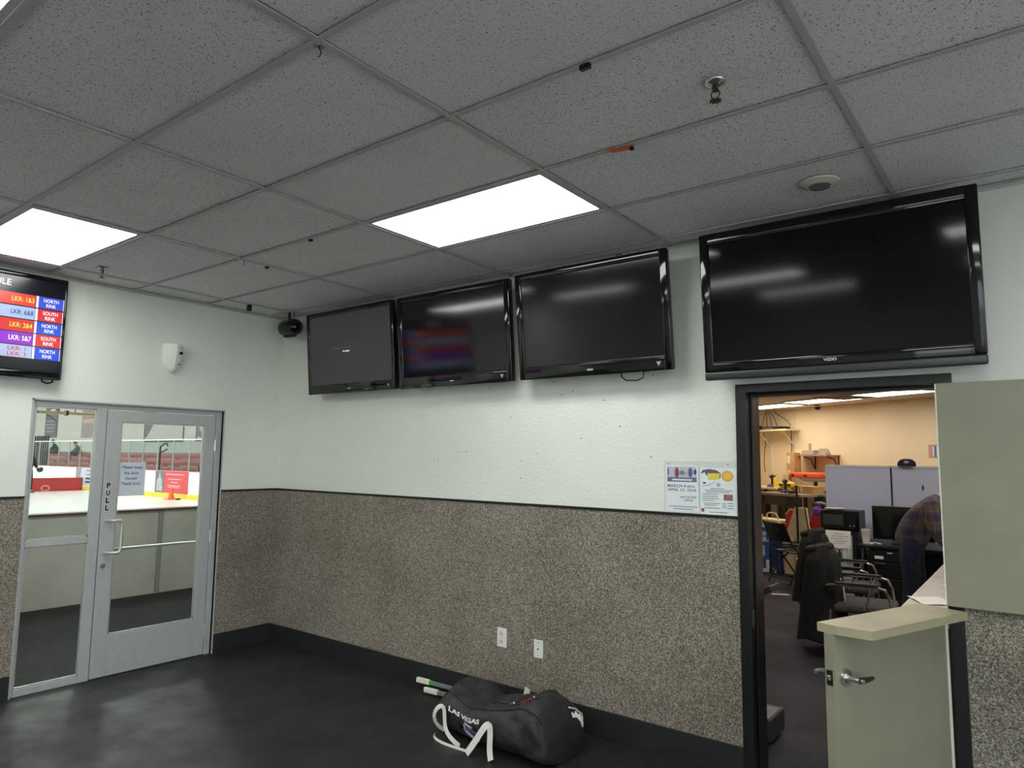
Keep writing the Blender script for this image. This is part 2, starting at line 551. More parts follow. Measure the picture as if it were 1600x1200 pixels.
# ---- suspended ceiling: one tile object per lay-in panel, tee bars
XI = {i: 3.9529 + 1.2192 * (i - 2) for i in range(-1, 6)}
YJ = {j: -0.7655 + 0.6096 * (j - 3) for j in range(-8, 5)}
xs = [0.0] + [XI[i] for i in range(-1, 6)] + [RX]
ys = [RY] + [YJ[j] for j in range(-8, 5) if YJ[j] > RY + 0.05] + [0.0]
TROFFER = [(1, 2), (-1, 0), (1, -2), (3, 0), (-1, -4), (3, -4), (1, -6), (5, -2)]
ceil = struct(B().box(-WT, RX, RY, WT, H + 0.2, H + 0.3).make('ceiling', M_tee))
tile_cache = {}
lit = {(round(XI[i], 2), round(YJ[j], 2)) for i, j in TROFFER if i in XI}
for a in range(len(xs) - 1):
    for b in range(len(ys) - 1):
        x0, x1, y0, y1 = xs[a], xs[a + 1], ys[b], ys[b + 1]
        if (round(x0, 2), round(y0, 2)) in lit:
            continue
        key = (round(x1 - x0, 3), round(y1 - y0, 3))
        if key not in tile_cache:
            q = B()
            q.box(-key[0] / 2 + 0.007, key[0] / 2 - 0.007, -key[1] / 2 + 0.007, key[1] / 2 - 0.007, 0, 0.016)
            o = q.make('ceiling_tile', M_tile, ceil)
            tile_cache[key] = o
        else:
            o = tile_cache[key].copy()
            COL.objects.link(o)
        o.location = ((x0 + x1) / 2, (y0 + y1) / 2, H + 0.006 + rng.uniform(0, 0.003))
for x in xs[1:-1]:
    B().box(x - 0.012, x + 0.012, RY, 0, H - 0.003, H).make('tee_bar', M_tee, ceil)
for y in ys[1:-1]:
    q = B()
    for a in range(len(xs) - 1):
        q.box(xs[a] + (0.012 if a else 0), xs[a + 1] - (0.012 if a < len(xs) - 2 else 0), y - 0.012, y + 0.012, H - 0.0026, H)
    q.make('tee_bar', M_tee, ceil)
q = B(); q.box(0, RX, -0.022, 0, H - 0.003, H); q.box(0, 0.022, RY, -0.022, H - 0.003, H); q.box(0, 0.0015, RY, 0, H - 0.02, H); q.box(0, RX, -0.0015, 0, H - 0.02, H)
q.make('wall_angle', M_tee, ceil)

# ---- aluminium glass entrance (door_1)
d1 = sroot('door_1', (-0.045, 0, 0))
FD = 0.0225
def fr(name, y0, y1, z0, z1, m=M_alu, parent=None, xb=-FD, xf=FD, bev=0.003):
    return B().box(xb, xf, y0, y1, z0, z1, bev).make(name, m, parent or d1)
fr('jamb', GD0, GD0 + 0.022, 0, GDH)
fr('jamb', -0.612, GD1, 0, GDH)
fr('mullion', -1.572, -1.500, 0, GDH)
fr('header', GD0 + 0.022, -1.572, 2.004, GDH)
fr('header', -1.500, -0.612, 2.010, GDH)
fr('sill', GD0 + 0.022, -1.572, 0, 0.052)
fr('transom_bar', GD0 + 0.022, -1.572, 1.008, 1.053)
def pane(name, y0, y1, z0, z1, parent):
    p = B().box(-0.003, 0.003, y0, y1, z0, z1).make(name, M_glass, parent)
    q = B()
    for (a, b, c, d) in ((y0, y0 + 0.010, z0, z1), (y1 - 0.010, y1, z0, z1), (y0, y1, z0, z0 + 0.010), (y0, y1, z1 - 0.010, z1)):
        q.box(0.004, 0.017, a, b, c, d)
    q.make('glazing_bead', M_alu_lt, p)
    return p
pane('glass_pane', GD0 + 0.022, -1.572, 1.053, 2.004, d1)
pane('glass_pane', GD0 + 0.022, -1.572, 0.052, 1.008, d1)
leafg = B()
leafg.box(-FD, FD, -1.494, -1.388, 0.006, 2.004, 0.003)
leafg.box(-FD, FD, -0.715, -0.618, 0.006, 2.004, 0.003)
leafg.box(-FD, FD, -1.388, -0.715, 1.918, 2.004, 0.003)
leafg.box(-FD, FD, -1.388, -0.715, 0.006, 0.305, 0.003)
leaf1 = leafg.make('door_leaf', M_alu, d1)
pane('glass_pane', -1.388, -0.715, 0.305, 1.918, leaf1)
B().tube([(0.02, -1.452, 1.163), (0.075, -1.445, 1.163), (0.098, -1.425, 1.163), (0.10, -1.385, 1.163), (0.10, -1.372, 1.150), (0.10, -1.370, 1.12),
          (0.10, -1.370, 0.965), (0.10, -1.372, 0.937), (0.10, -1.385, 0.924), (0.098, -1.425, 0.924), (0.075, -1.445, 0.924), (0.02, -1.452, 0.924)], 0.0115, 10).make('pull_handle', M_alu_lt, leaf1, True)
B().tube([(-0.02, -1.40, 0.93), (-0.07, -1.38, 0.93), (-0.075, -1.30, 0.93), (-0.075, -0.80, 0.93), (-0.07, -0.70, 0.93), (-0.02, -0.68, 0.93)], 0.011, 8).make('push_bar', M_alu_lt, leaf1, True)
B().cyl((FD, -1.456, 0.828), (FD + 0.010, -1.456, 0.828), 0.017).cyl((FD + 0.010, -1.456, 0.828), (FD + 0.012, -1.456, 0.828), 0.009).make('lock_cylinder', M_steel, leaf1, True)
for k, ch in enumerate('PULL'):
    zc = 1.405 - k * 0.0565
    lettering(ch, (FD + 0.0006, -1.4725, zc - 0.002), Y, Z, 0.037, 0.051, M_whiteink, leaf1, 0.0003, 0.09)
    lettering(ch, (FD + 0.0012, -1.469, zc + 0.002), Y, Z, 0.030, 0.043, M_ink, leaf1, 0.0006, 0.05)
for k in (0.2, 0.98, 1.75):
    B().cyl((FD, -0.612, k - 0.05), (FD, -0.612, k + 0.05), 0.008, seg=8).make('hinge', M_alu_lt, d1, True)

# ---- office Dutch door (door_2): casing, jambs and two leaves
d2 = sroot('door_2')
q = B(); q.box(DO_L, CI_L, -0.018, 0.0, 0, DO_H, 0.003); q.make('casing', M_black_wood, d2)
q = B(); q.box(CI_R, DO_R, -0.018, 0.0, 0, DO_H, 0.003); q.make('casing', M_black_wood, d2)
q = B(); q.box(CI_L, CI_R, -0.018, 0.0, CI_H, DO_H, 0.003); q.make('head_casing', M_black_wood, d2)
q = B(); q.box(CI_L - 0.03, CI_L, 0, WT + 0.02, 0, CI_H, 0.002); q.box(CI_L, CI_L + 0.012, 0.05, WT + 0.02, 0, CI_H, 0.003); q.make('jamb', M_black_wood, d2)
q = B(); q.box(CI_R, CI_R + 0.03, 0, WT + 0.02, 0, CI_H, 0.002); q.box(CI_R - 0.012, CI_R, 0.05, WT + 0.02, 0, CI_H, 0.003); q.make('jamb', M_black_wood, d2)
q = B(); q.box(CI_L - 0.03, CI_R + 0.03, 0, WT + 0.02, CI_H, CI_H + 0.03, 0.002); q.box(CI_L, CI_R, 0.05, WT + 0.02, CI_H - 0.012, CI_H, 0.003); q.make('head_jamb', M_black_wood, d2)
q = B(); q.box(CI_L + 0.0005, CI_L + 0.003, 0.010, 0.036, 0.775, 0.875); q.make('strike_plate', M_steel, d2)
# upper leaf, folded right back against the wall
UL = B().box(5.292, 6.195, -0.064, -0.022, 1.028, 2.044, 0.002).make('upper_leaf', M_khaki, d2)
UL['label'] = 'khaki upper leaf folded back against the wall'
B().box(5.287, 5.292, -0.062, -0.024, 1.030, 2.042).make('edge_strip', M_white, UL)
for k in (1.2, 1.86):
    B().cyl((5.292, -0.020, k - 0.05), (5.292, -0.020, k + 0.05), 0.007, seg=8).make('hinge', M_steel_dk, UL, True)
# lower leaf, standing open towards the room; local frame: +x from the free edge to the hinge, -y is the outer face
LD = Vector((5.285 - 4.976, 0.80)).normalized()
LL = bpy.data.objects.new('lower_leaf', None)
COL.objects.link(LL)
LL.parent = d2
LL.location = (4.976, -0.800, 0)
LL.rotation_euler = (0, 0, math.atan2(LD.y, LD.x))
LL['label'] = 'khaki lower leaf with a counter shelf, standing open'
LWD = 0.845
B().box(0, LWD, 0.0, 0.044, 0.012, 0.992, 0.002).make('door_slab', M_khaki, LL)
q = B()
q.prism([(0.0, 0.072), (0.0, -0.012), (0.045, -0.135), (0.755, -0.135), (0.755, 0.072)], (0, 0, 0.992), X, Y, 0.034)
q.make('shelf', M_khaki_shelf, LL)
B().box(LWD - 0.014, LWD + 0.006, -0.0025, 0.044, 0.012, 0.985).make('hinge_edge', M_white, LL)
q = B(); q.cyl((0.062, 0.0, 0.822), (0.062, -0.012, 0.822), 0.034, 0.032, 24); q.cyl((0.062, -0.012, 0.822), (0.062, -0.022, 0.822), 0.024, 0.016, 20)
q.make('rose', M_steel, LL, True)
q = B(); q.cyl((0.062, -0.02, 0.822), (0.062, -0.066, 0.822), 0.011, 0.013, 14)
q.make('lever_spindle', M_steel, LL, True)
q = B(); q.tube([(0.060, -0.062, 0.822), (0.085, -0.066, 0.821), (0.120, -0.064, 0.819), (0.158, -0.058, 0.817)], [0.013, 0.012, 0.010, 0.008], 10)
q.make('lever', M_steel_dk, LL, True)
B().cyl((0.064, -0.072, 0.822), (0.064, -0.080, 0.822), 0.009, seg=14).make('key_cylinder', M_steel, LL, True)
q = B(); q.box(-0.0025, 0.001, 0.010, 0.035, 0.792, 0.850); q.make('latch_plate', M_steel_dk, LL)
q = B(); q.box(-0.012, 0.0, 0.015, 0.029, 0.812, 0.832, 0.003); q.make('latch_bolt', M_steel, LL)
q = B(); q.cyl((0.06, 0.044, 0.822), (0.06, 0.056, 0.822), 0.032, 0.03, 20); q.tube([(0.06, 0.056, 0.822), (0.06, 0.085, 0.826), (0.03, 0.092, 0.828), (0.002, 0.088, 0.828)], 0.008, 8)
q.make('inner_lever', M_steel, LL, True)

# ------------------------------------------------------------------ ceiling fixtures
troffer_labels = [
    'lit ceiling panel light nearest the televisions, above the wall with four screens',
    'lit ceiling panel light above the schedule screen by the glass door',
    'lit ceiling panel light whose corner shows at the upper edge of the picture',
    'lit ceiling panel light in front of the largest television',
    'lit ceiling panel light far behind the schedule screen, along the rink wall',
    'lit ceiling panel light behind the camera on the office door side',
    'lit ceiling panel light deepest behind the camera in the middle row',
    'lit ceiling panel light nearest the far side wall behind the open upper leaf']
for (i, j), lab in zip(TROFFER, troffer_labels):
    x0, y0 = XI[i], YJ[j]
    t = thing('ceiling_light', lab, 'ceiling light', (x0 + 0.6096, y0 + 0.3048, H), group='lit panel lights in the tiled ceiling')
    q = B()
    for a in ((-0.606, 0.606, -0.301, -0.268), (-0.606, 0.606, 0.268, 0.301), (-0.606, -0.570, -0.268, 0.268), (0.570, 0.606, -0.268, 0.268)):
        q.box(*a, 0.0002, 0.062)
    q.make('frame', M_tee, t)
    B().box(-0.572, 0.572, -0.270, 0.270, 0.001, 0.004).make('lens', M_lens, t)
    B().box(-0.606, 0.606, -0.301, 0.301, 0.062, 0.07).make('housing', M_tee, t)

def sprinkler(loc, label):
    t = thing('fire_sprinkler', label, 'sprinkler', (loc[0], loc[1], H), group='fire sprinklers in the ceiling')
    q = B(); q.cyl((0, 0, 0), (0, 0, -0.004), 0.036, 0.034, 28); q.cyl((0, 0, -0.004), (0, 0, -0.012), 0.026, 0.016, 24); q.make('escutcheon', M_steel, t, True)
    B().cyl((0, 0, 0), (0, 0, -0.034), 0.011, 0.010, 12).make('body', M_steel_dk, t, True)
    for s in (-1, 1):
        B().tube([(s * 0.008, 0, -0.03), (s * 0.015, 0, -0.042), (s * 0.012, 0, -0.056), (0, 0, -0.066)], 0.0026, 6).make('frame_arm', M_steel_dk, t, True)
    q = B(); q.cyl((0, 0, -0.066), (0, 0, -0.069), 0.016, 0.017, 16)
    for k in range(8):
        an = k * PI / 4
        q.box(0.012, 0.021, -0.003, 0.003, -0.0695, -0.068, M=Matrix.Rotation(an, 4, 'Z'))
    q.make('deflector', M_steel_dk, t)
sprinkler((4.853, -1.63), 'chrome fire sprinkler with a ring plate on the ceiling, above the largest television')
sprinkler((0.501, -1.816), 'small chrome fire sprinkler beside the panel light above the schedule screen')

t = thing('ceiling_speaker', 'round off-white ceiling speaker with raised ring and grille', 'speaker', (4.918, -0.505, H))
q = B(); q.loft([[(r * math.cos(a), r * math.sin(a), z) for a in [2 * PI * k / 40 for k in range(40)]] for r, z in ((0.088, 0.001), (0.086, -0.006), (0.070, -0.012), (0.056, -0.020), (0.050, -0.020))], cap=False)
q.make('flange', mat('aged_white_plastic', (206, 203, 190), 0.45), t, True)
q = B(); q.cyl((0, 0, 0), (0, 0, -0.017), 0.050, 0.048, 36); q.make('grille', mat('speaker_grille', (128, 127, 118), 0.7, var=0.3, scale=300), t, True)

def hook(loc, label):
    t = thing('ceiling_hook', label, 'hook', (loc[0], loc[1], H - 0.003), group='chrome hooks on the ceiling grid')
    B().box(-0.010, 0.010, -0.016, 0.016, -0.003, 0.0, 0.001).make('clip', M_steel, t)
    B().tube([(0, 0, -0.002), (0.002, 0, -0.014), (0.008, 0, -0.02), (0.009, 0, -0.03), (0.002, 0, -0.038), (-0.006, 0, -0.034)], 0.0022, 6).make('wire_hook', M_steel_dk, t, True)
hook((3.933, -2.574), 'small chrome hook clipped where two ceiling grid bars cross, near the upper picture edge')
hook((1.517, -1.353), 'small chrome hook clipped to the ceiling grid between the two panel lights')

def clip(loc, sx, sz, label, rz=0.0):
    t = thing('cable_clip', label, 'clip', (loc[0], loc[1], H - 0.0026), rz, group='black clips on the ceiling grid')
    B().box(-sx / 2, sx / 2, -0.009, 0.009, -sz, 0, 0.002).make('clip_body', M_black, t)
    B().box(-sx * 0.3, sx * 0.3, -0.012, -0.009, -sz * 0.7, -sz * 0.1).make('clip_lip', M_shell, t)
clip((4.553, -1.988), 0.038, 0.018, 'black clip on the grid bar nearest the larger sprinkler')
clip((2.26, -1.370), 0.024, 0.014, 'small black clip on the grid bar beside the panel light over the televisions')
clip((1.508, -1.172), 0.020, 0.016, 'small black clip next to the chrome hook in the middle of the ceiling')
clip((0.30, -0.553), 0.040, 0.055, 'black tag hanging from the ceiling grid above the corner', 0.4)
q = B()
pts = [(-0.054, -0.036), (-0.042, 0.010), (0.0, 0.018), (0.030, 0.026), (0.064, -0.010), (0.04, -0.022), (0.0, -0.014), (-0.03, -0.034)]
q.prism(pts, (4.345, -1.366, H - 0.0055), X, Y, 0.002)
tp = tag(q.make('tape_scrap', mat('orange_tape', (214, 104, 66), 0.6, var=0.2, scale=40)), 'torn scrap of orange tape stuck on a ceiling grid bar', 'tape')
B().box(4.385, 4.402, -1.366, -1.350, H - 0.018, H - 0.0055, 0.002).make('black_clip', M_black, tp)

# ------------------------------------------------------------------ televisions
def television(label, x0, x1, z0, z1, ybot, tilt, side, top, bot, screen, logo=None, tri=True, bar=0.0, depth=0.085, leftwall=False, nosig=False):
    wd, ht = x1 - x0, (z1 - z0)
    if leftwall:
        t = thing('television', label, 'television', (ybot, (x0 + x1) / 2, z0), PI / 2, 0)
    else:
        t = thing('television', label, 'television', ((x0 + x1) / 2, ybot, z0), 0, tilt, group='wall televisions along the white wall')
    hw = wd / 2
    q = B()   # bezel ring, front at y=0
    for a, bv in (((-hw, -hw + side, bar, ht), 0.007), ((hw - side, hw, bar, ht), 0.007), ((-hw + side - 0.004, hw - side + 0.004, ht - top, ht), 0.003), ((-hw + side - 0.004, hw - side + 0.004, bar, bar + bot), 0.003)):
        q.box(a[0], a[1], 0.0, 0.035, a[2], a[3], bv, seg=3)
    q.make('bezel', M_bezel, t, True, 50)
    scr = B().box(-hw + side - 0.002, hw - side + 0.002, 0.009, 0.02, bar + bot - 0.002, ht - top + 0.002).make('screen', screen, t)
    q = B(); q.box(-hw + 0.004, hw - 0.004, 0.03, 0.05, 0.004, ht - 0.004, 0.004); q.box(-hw + 0.10, hw - 0.10, 0.05, depth, 0.10, ht - 0.10, 0.012)
    q.make('back_shell', M_shell, t)
    q = B(); q.box(-0.20, 0.20, depth, depth + 0.012, 0.15, ht - 0.15)
    for s in (-0.17, 0.17):
        q.box(s - 0.02, s + 0.02, depth + 0.010, depth + 0.03, 0.12, ht - 0.12)
    q.make('mount_bracket', M_shell, t)
    if bar:
        B().box(-hw, hw, -0.006, 0.04, 0.0, bar, 0.010, seg=3).make('speaker_bar', M_bar, t, True, 50)
    else:
        B().box(-hw + side, hw - side, -0.0006, 0.001, bot * 0.86, bot * 0.86 + 0.002).make('trim_line', M_bar, t)
    if logo:
        lettering('VIZIO', (-logo / 2, -0.001, bar + bot * 0.36), X, Z, logo, logo * 0.23, M_whiteink, t, 0.0, 0.02)
    if tri:
        B().prism([(hw - side - 0.050, bot * 0.62), (hw - side - 0.035, bot * 0.30), (hw - side - 0.020, bot * 0.62)], (0, -0.0012, bar), X, Z, 0.001).make('badge', M_greyink, t)
    return t, scr
BASE = 0.0
T = math.radians(5.0)
scr_on = emat('idle_backlit_screen', (52, 52, 53), 0.75, 0.08, 2, 0.35)
tv1, s1 = television('television nearest the corner, dark grey screen with a small white message', 0.631, 1.716, 2.194, 2.892, -0.150, T, 0.036, 0.040, 0.075, scr_on, 0.045)
lettering('No Signal', (-0.075, 0.0085, 0.335), X, Z, 0.085, 0.016, emat('osd_white', (245, 245, 245), 1.0), s1, 0.0, 0.03)
B().box(-0.20, 0.08, 0.0082, 0.0088, 0.372, 0.3745).make('screen_line', emat('osd_grey', (120, 120, 120), 0.6), s1)
tv2, s2 = television('television reflecting the coloured schedule, between the corner screen and the branded one', 1.765, 2.857, 2.187, 2.888, -0.150, T, 0.048, 0.040, 0.085, M_screen, 0.04)
tv3, s3 = television('dark television with a loose cable loop under it, next to the largest screen', 2.921, 4.015, 2.188, 2.892, -0.150, math.radians(6.2), 0.048, 0.042, 0.085, M_screen, 0.045)
tv4, s4 = television('largest television, mounted right above the office door', 4.208, 5.507, 2.110, 2.922, -0.150, math.radians(4.6), 0.052, 0.062, 0.052, M_screen_dk, 0.062, False, 0.046, 0.09)
B().tube([(0.20, 0.03, 0.01), (0.20, 0.03, -0.02), (0.23, 0.03, -0.045), (0.30, 0.03, -0.05), (0.345, 0.03, -0.035), (0.35, 0.03, 0.0)], 0.0045, 6).make('cable', M_black, tv3, True)
B().tube([(0.20, 0.05, 0.70), (0.21, 0.04, 0.722), (0.24, 0.035, 0.722), (0.25, 0.05, 0.70)], 0.004, 6).make('cable', M_black, tv3, True)
# schedule screen on the wall with the glass door: local x runs along +y of the room
tv5, s5 = television('television showing the coloured rink schedule, above the glass door', -3.03, -1.876, 2.189, 2.919, 0.10, 0, 0.016, 0.030, 0.055, emat('schedule_background', (20, 26, 42), 0.35, 0.5, 1.4, 0.2), None, False, leftwall=True)
hw5 = 1.154 / 2
def ex(yw):      # room y -> local x
    return yw - (-3.03 - 1.876) / 2
def ez(zw):
    return zw - 2.189
rows = [((232, 70, 58), (250, 214, 90), 'LKR: 1&3', 'NORTH\nRINK', (66, 84, 220)),
        ((176, 196, 236), (42, 60, 130), 'LKR: 6&8', 'SOUTH\nRINK', (226, 44, 52)),
        ((226, 42, 42), (250, 216, 60), 'LKR: 2&4', 'NORTH\nRINK', (28, 82, 226)),
        ((150, 34, 214), (255, 255, 255), 'LKR: 5&7', 'SOUTH\nRINK', (226, 44, 52)),
        ((186, 204, 240), (206, 40, 60), 'LKR: 1\nLKR: 3', 'NORTH\nRINK', (28, 78, 222))]
e_txt = emat('schedule_white', (250, 250, 255), 1.1)
z_top, pitch = 2.772, 0.0908
for k, (bg, fg, a, b, cell) in enumerate(rows):
    z1 = ez(z_top - k * pitch); z0 = z1 - 0.083
    row = B().prism(rect(-hw5 + 0.05, ex(-2.071), z0, z1), (0, 0.0085, 0), X, Z, 0.0006).make('schedule_row', emat('schedule_row_%s' % bg[1], bg, 1.0, 0.25, 2.5), s5)
    two = '\n' in a
    lettering(a, (ex(-2.214), 0.0076, z0 + (0.008 if two else 0.026)), X, Z, 0.110 if two else 0.134, 0.066 if two else 0.034, emat('schedule_text_%d%d' % (fg[0], fg[2]), fg, 1.1), row, 0.0, 0.012)
    c = B().prism(rect(ex(-2.054), ex(-1.898), z0, z1), (0, 0.0085, 0), X, Z, 0.0006).make('rink_cell', emat('schedule_cell_%d%d' % (cell[0], cell[1]), cell, 1.0, 0.2, 4), s5)
    B().prism(rect(ex(-2.0675), ex(-2.054), z0, z1), (0, 0.0085, 0), X, Z, 0.0006).make('cell_border', e_txt, c)
    B().prism(rect(ex(-1.898), ex(-1.8945), z0, z1), (0, 0.0085, 0), X, Z, 0.0006).make('cell_border', e_txt, c)
    lettering(b, (ex(-2.022), 0.0076, z0 + 0.011), X, Z, 0.094, 0.060, e_txt, c, 0.0, 0.012)
lettering('SCHEDULE', (ex(-2.495), 0.0082, ez(2.816)), X, Z, 0.270, 0.044, e_txt, s5, 0.0, 0.01)
B().tube([(0.46, 0.03, 0.01), (0.47, 0.03, -0.018), (0.50, 0.03, -0.028), (0.53, 0.03, -0.016), (0.535, 0.03, 0.01)], 0.006, 6).make('cable', M_black, tv5, True)

# ------------------------------------------------------------------ small wall things
t = thing('air_freshener', 'white shield-shaped air freshener dispenser on the wall above the glass door', 'dispenser', (0, -1.046, 2.333))
def sh_ring(z):
    f = z / 0.235
    wv = 0.072 * math.sqrt(max(0.0, 1 - (1 - min(1, f / 0.75)) ** 2.2)) + 0.006
    dv = 0.05 + 0.045 * min(1, f * 1.3)
    if f < 0.12:
        dv *= 0.55 + f * 3.7
    return [(0, -wv, z), (dv * 0.55, -wv * 0.95, z), (dv * 0.85, -wv * 0.55, z), (dv, -wv * 0.02, z), (dv * 0.97, wv * 0.10, z), (dv * 0.78, wv * 0.72, z), (dv * 0.5, wv * 0.95, z), (0, wv, z)]
q = B(); q.loft([sh_ring(0.235 * k / 14) for k in range(15)])
q.make('housing', M_white, t, True, 28)
q = B(); q.cyl((0.070, 0.030, 0.165), (0.092, 0.036, 0.165), 0.012, seg=16); q.make('nozzle', M_ink, t, True)
for dz in (0.205, 0.072):
    B().cyl((0.06, 0.030, dz), (0.088 if dz > .1 else 0.080, 0.034, dz), 0.004, seg=8).make('indicator', M_ink, t, True)

t = thing('security_camera', 'black rounded security camera hanging from the ceiling in the corner', 'camera', (0.33, -0.155, 2.82))
q = B(); n = 20
prof = [(-0.128, 0.030), (-0.118, 0.055), (-0.095, 0.068), (-0.07, 0.074), (0.05, 0.076), (0.085, 0.072), (0.112, 0.055), (0.126, 0.030), (0.130, 0.008)]
q.loft([[(x, r * math.cos(2 * PI * k / n), r * math.sin(2 * PI * k / n)) for k in range(n)] for x, r in prof])
q.make('camera_body', M_bezel, t, True, 50)
B().cyl((-0.02, 0, 0.06), (-0.02, 0, H - 2.82), 0.012, seg=12).make('mount_rod', M_black, t, True)
B().tube([(0.03, 0, 0.07), (0.045, 0, 0.10), (0.048, 0, 0.144)], 0.004, 6).make('cable', M_black, t, True)
B().box(-0.075, 0.06, -0.02, 0.03, -0.085, -0.07, 0.004).make('sun_shield', M_shell, t)
B().cyl((-0.02, 0, H - 2.82 - 0.006), (-0.02, 0, H - 2.82 - 0.0005), 0.04, seg=20).make('ceiling_plate', M_tee, t, True)

def plate(x0, x1, z0, z1, label, duplex):
    t = thing('wall_outlet', label, 'outlet', ((x0 + x1) / 2, -0.009, z0))
    wv, hv = (x1 - x0) / 2, z1 - z0
    B().box(-wv, wv, -0.006, 0, 0, hv, 0.003).make('cover_plate', M_white, t)
    if duplex:
        for zc in (hv * 0.29, hv * 0.71):
            r = B().cyl((0, -0.006, zc), (0, -0.0085, zc), 0.017, seg=20).make('receptacle', M_offwhite, t, True)
            for dx in (-0.0065, 0.0065):
                B().box(dx - 0.0014, dx + 0.0014, -0.0090, -0.0084, zc - 0.001, zc + 0.008).make('slot', M_ink, r)
            B().cyl((0, -0.0084, zc - 0.008), (0, -0.0090, zc - 0.008), 0.003, seg=8).make('slot', M_ink, r)
    else:
        B().cyl((0, -0.006, hv / 2), (0, -0.012, hv / 2), 0.005, seg=12).make('coaxial_jack', M_steel_dk, t, True)
    for zc in ((hv / 2,) if duplex else (hv * 0.14, hv * 0.86)):
        B().cyl((0, -0.006, zc), (0, -0.0075, zc), 0.0032, seg=10).make('screw', M_steel_dk if not duplex else M_steel, t)
plate(2.650, 2.729, 0.399, 0.525, 'white duplex power outlet low on the speckled carpet wall', True)
plate(2.957, 3.029, 0.381, 0.494, 'white cable jack plate low on the carpet wall above the black bag', False)

# notice on the glass door
t = thing('door_notice', 'white paper notice in blue letters taped on the glass door', 'notice', (-0.040, -1.281, 1.343))
B().prism(rect(-0.103, 0.103, 0.0, 0.262), (0, 0, 0), Y, Z, 0.0012).make('paper_sheet', mat('grey_white_paper', (206, 211, 220), 0.55, var=0.04), t)
M_bl = mat('steel_blue_ink', (58, 88, 150), 0.6)
for txt, y0, wv, z0, hv in (('Please keep', -0.076, 0.154, 0.205, 0.030), ('the door', -0.058, 0.112, 0.166, 0.024), ('closed', -0.048, 0.084, 0.125, 0.024), ('Thank you!', -0.078, 0.146, 0.078, 0.030)):
    lettering(txt, (0.0016, y0, z0), Y, Z, wv, hv, M_bl, t, 0.0003, 0.02)

# acrylic holder with two flyers beside the office door
ph = thing('flyer_holder', 'clear acrylic holder screwed to the white wall beside the office door', 'flyer holder', (3.889, 0, 1.370))
PW, PH = 0.436, 0.296
B().prism(rect(0, PW, 0, PH), (0, -0.0065, 0), X, Z, 0.003).make('acrylic_front', glass_mat('acrylic', (0.97, 0.98, 0.98), 0.04, 0.05), ph)
q = B(); q.box(0, PW, -0.0095, 0, -0.008, 0.0); q.make('acrylic_lip', mat('frosted_acrylic', (205, 210, 210), 0.3), ph)
for sx in (0.030, 0.385):
    B().cyl((sx, -0.0096, PH - 0.016), (sx, -0.0115, PH - 0.016), 0.0038, seg=10).make('screw', M_steel_dk, ph)
def px(u): return (u - 185) / 1130 * PW       # crop units -> holder x
def pz(v): return (1052 - v) / 835 * PH
def flyer(name, label, u0, u1, v0, v1):
    t = thing(name, label, 'flyer', (3.889, -0.0035, 1.370))
    B().prism(rect(px(u0), px(u1), pz(v1), pz(v0)), (0, 0, 0), X, Z, 0.0004).make('sheet', M_paper, t)
    return t
def blk(t, name, u0, u1, v0, v1, m, lift=0.0006):
    B().prism(rect(px(u0), px(u1), pz(v1), pz(v0)), (0, -lift, 0), X, Z, 0.0003).make(name, m, t)
M_pt = mat('slate_ink', (92, 98, 128), 0.7)
f1 = flyer('class_flyer', 'white class flyer with dates printed in grey, in the acrylic holder', 205, 728, 285, 1035)
blk(f1, 'photo_background', 230, 700, 305, 480, mat('pale_ice_print', (196, 198, 212), 0.7, var=0.15, scale=60))
for u0, u1, v0, v1, c in ((232, 262, 320, 470, (120, 112, 150)), (350, 425, 318, 490, (142, 62, 70)), (430, 515, 365, 450, (120, 124, 158)), (518, 560, 380, 490, (206, 176, 150)), (565, 640, 318, 480, (92, 90, 140)), (655, 700, 345, 440, (60, 62, 74))):
    cx, cz, ru, rv = (u0 + u1) / 2, (v0 + v1) / 2, (u1 - u0) / 2, (v1 - v0) / 2
    B().prism([(px(cx + ru * math.cos(a)), pz(cz + rv * math.sin(a))) for a in [-2 * PI * k / 10 for k in range(10)]], (0, -0.001, 0), X, Z, 0.0002).make('photo_figure', mat('print_%d' % c[0] + '_%d' % c[2], c, 0.7), f1)
blk(f1, 'caption_band', 230, 700, 480, 555, mat('slate_print', (96, 104, 142), 0.7))
blk(f1, 'caption_line', 310, 630, 508, 535, M_whiteink, 0.001)
lettering('MARCH 4 thru', (px(235), -0.0007, pz(648)), X, Z, px(665) - px(235), 0.0185, M_pt, f1, 0.0, 0.02)
lettering('APRIL 27, 2024', (px(232), -0.0007, pz(716)), X, Z, px(688) - px(232), 0.0185, M_pt, f1, 0.0, 0.02)
lettering('REGISTER\nHERE', (px(442), -0.0007, pz(868)), X, Z, px(695) - px(442), 0.030, M_pt, f1, 0.0, 0.012)
for k, (u0, u1, v) in enumerate(((245, 705, 945), (320, 635, 985))):
    blk(f1, 'text_line', u0, u1, v, v + 18, mat('faint_ink', (160, 164, 178), 0.7))
f2 = flyer('skate_flyer', 'white flyer with an orange sun and a skate picture, in the acrylic holder', 755, 1300, 320, 1052)
sun = [(px(1165 + (100 if k % 2 else 78) * math.cos(k * PI / 14)), pz(445 - (95 if k % 2 else 76) * math.sin(k * PI / 14))) for k in range(28)]
B().prism(sun, (0, -0.0006, 0), X, Z, 0.0003).make('sun_print', mat('sun_orange', (240, 160, 50), 0.7), f2)
B().prism([(px(1165 + 62 * math.cos(k * PI / 12)), pz(445 - 60 * math.sin(k * PI / 12))) for k in range(24)], (0, -0.001, 0), X, Z, 0.0002).make('sun_disc', mat('sun_yellow', (250, 202, 66), 0.7), f2)
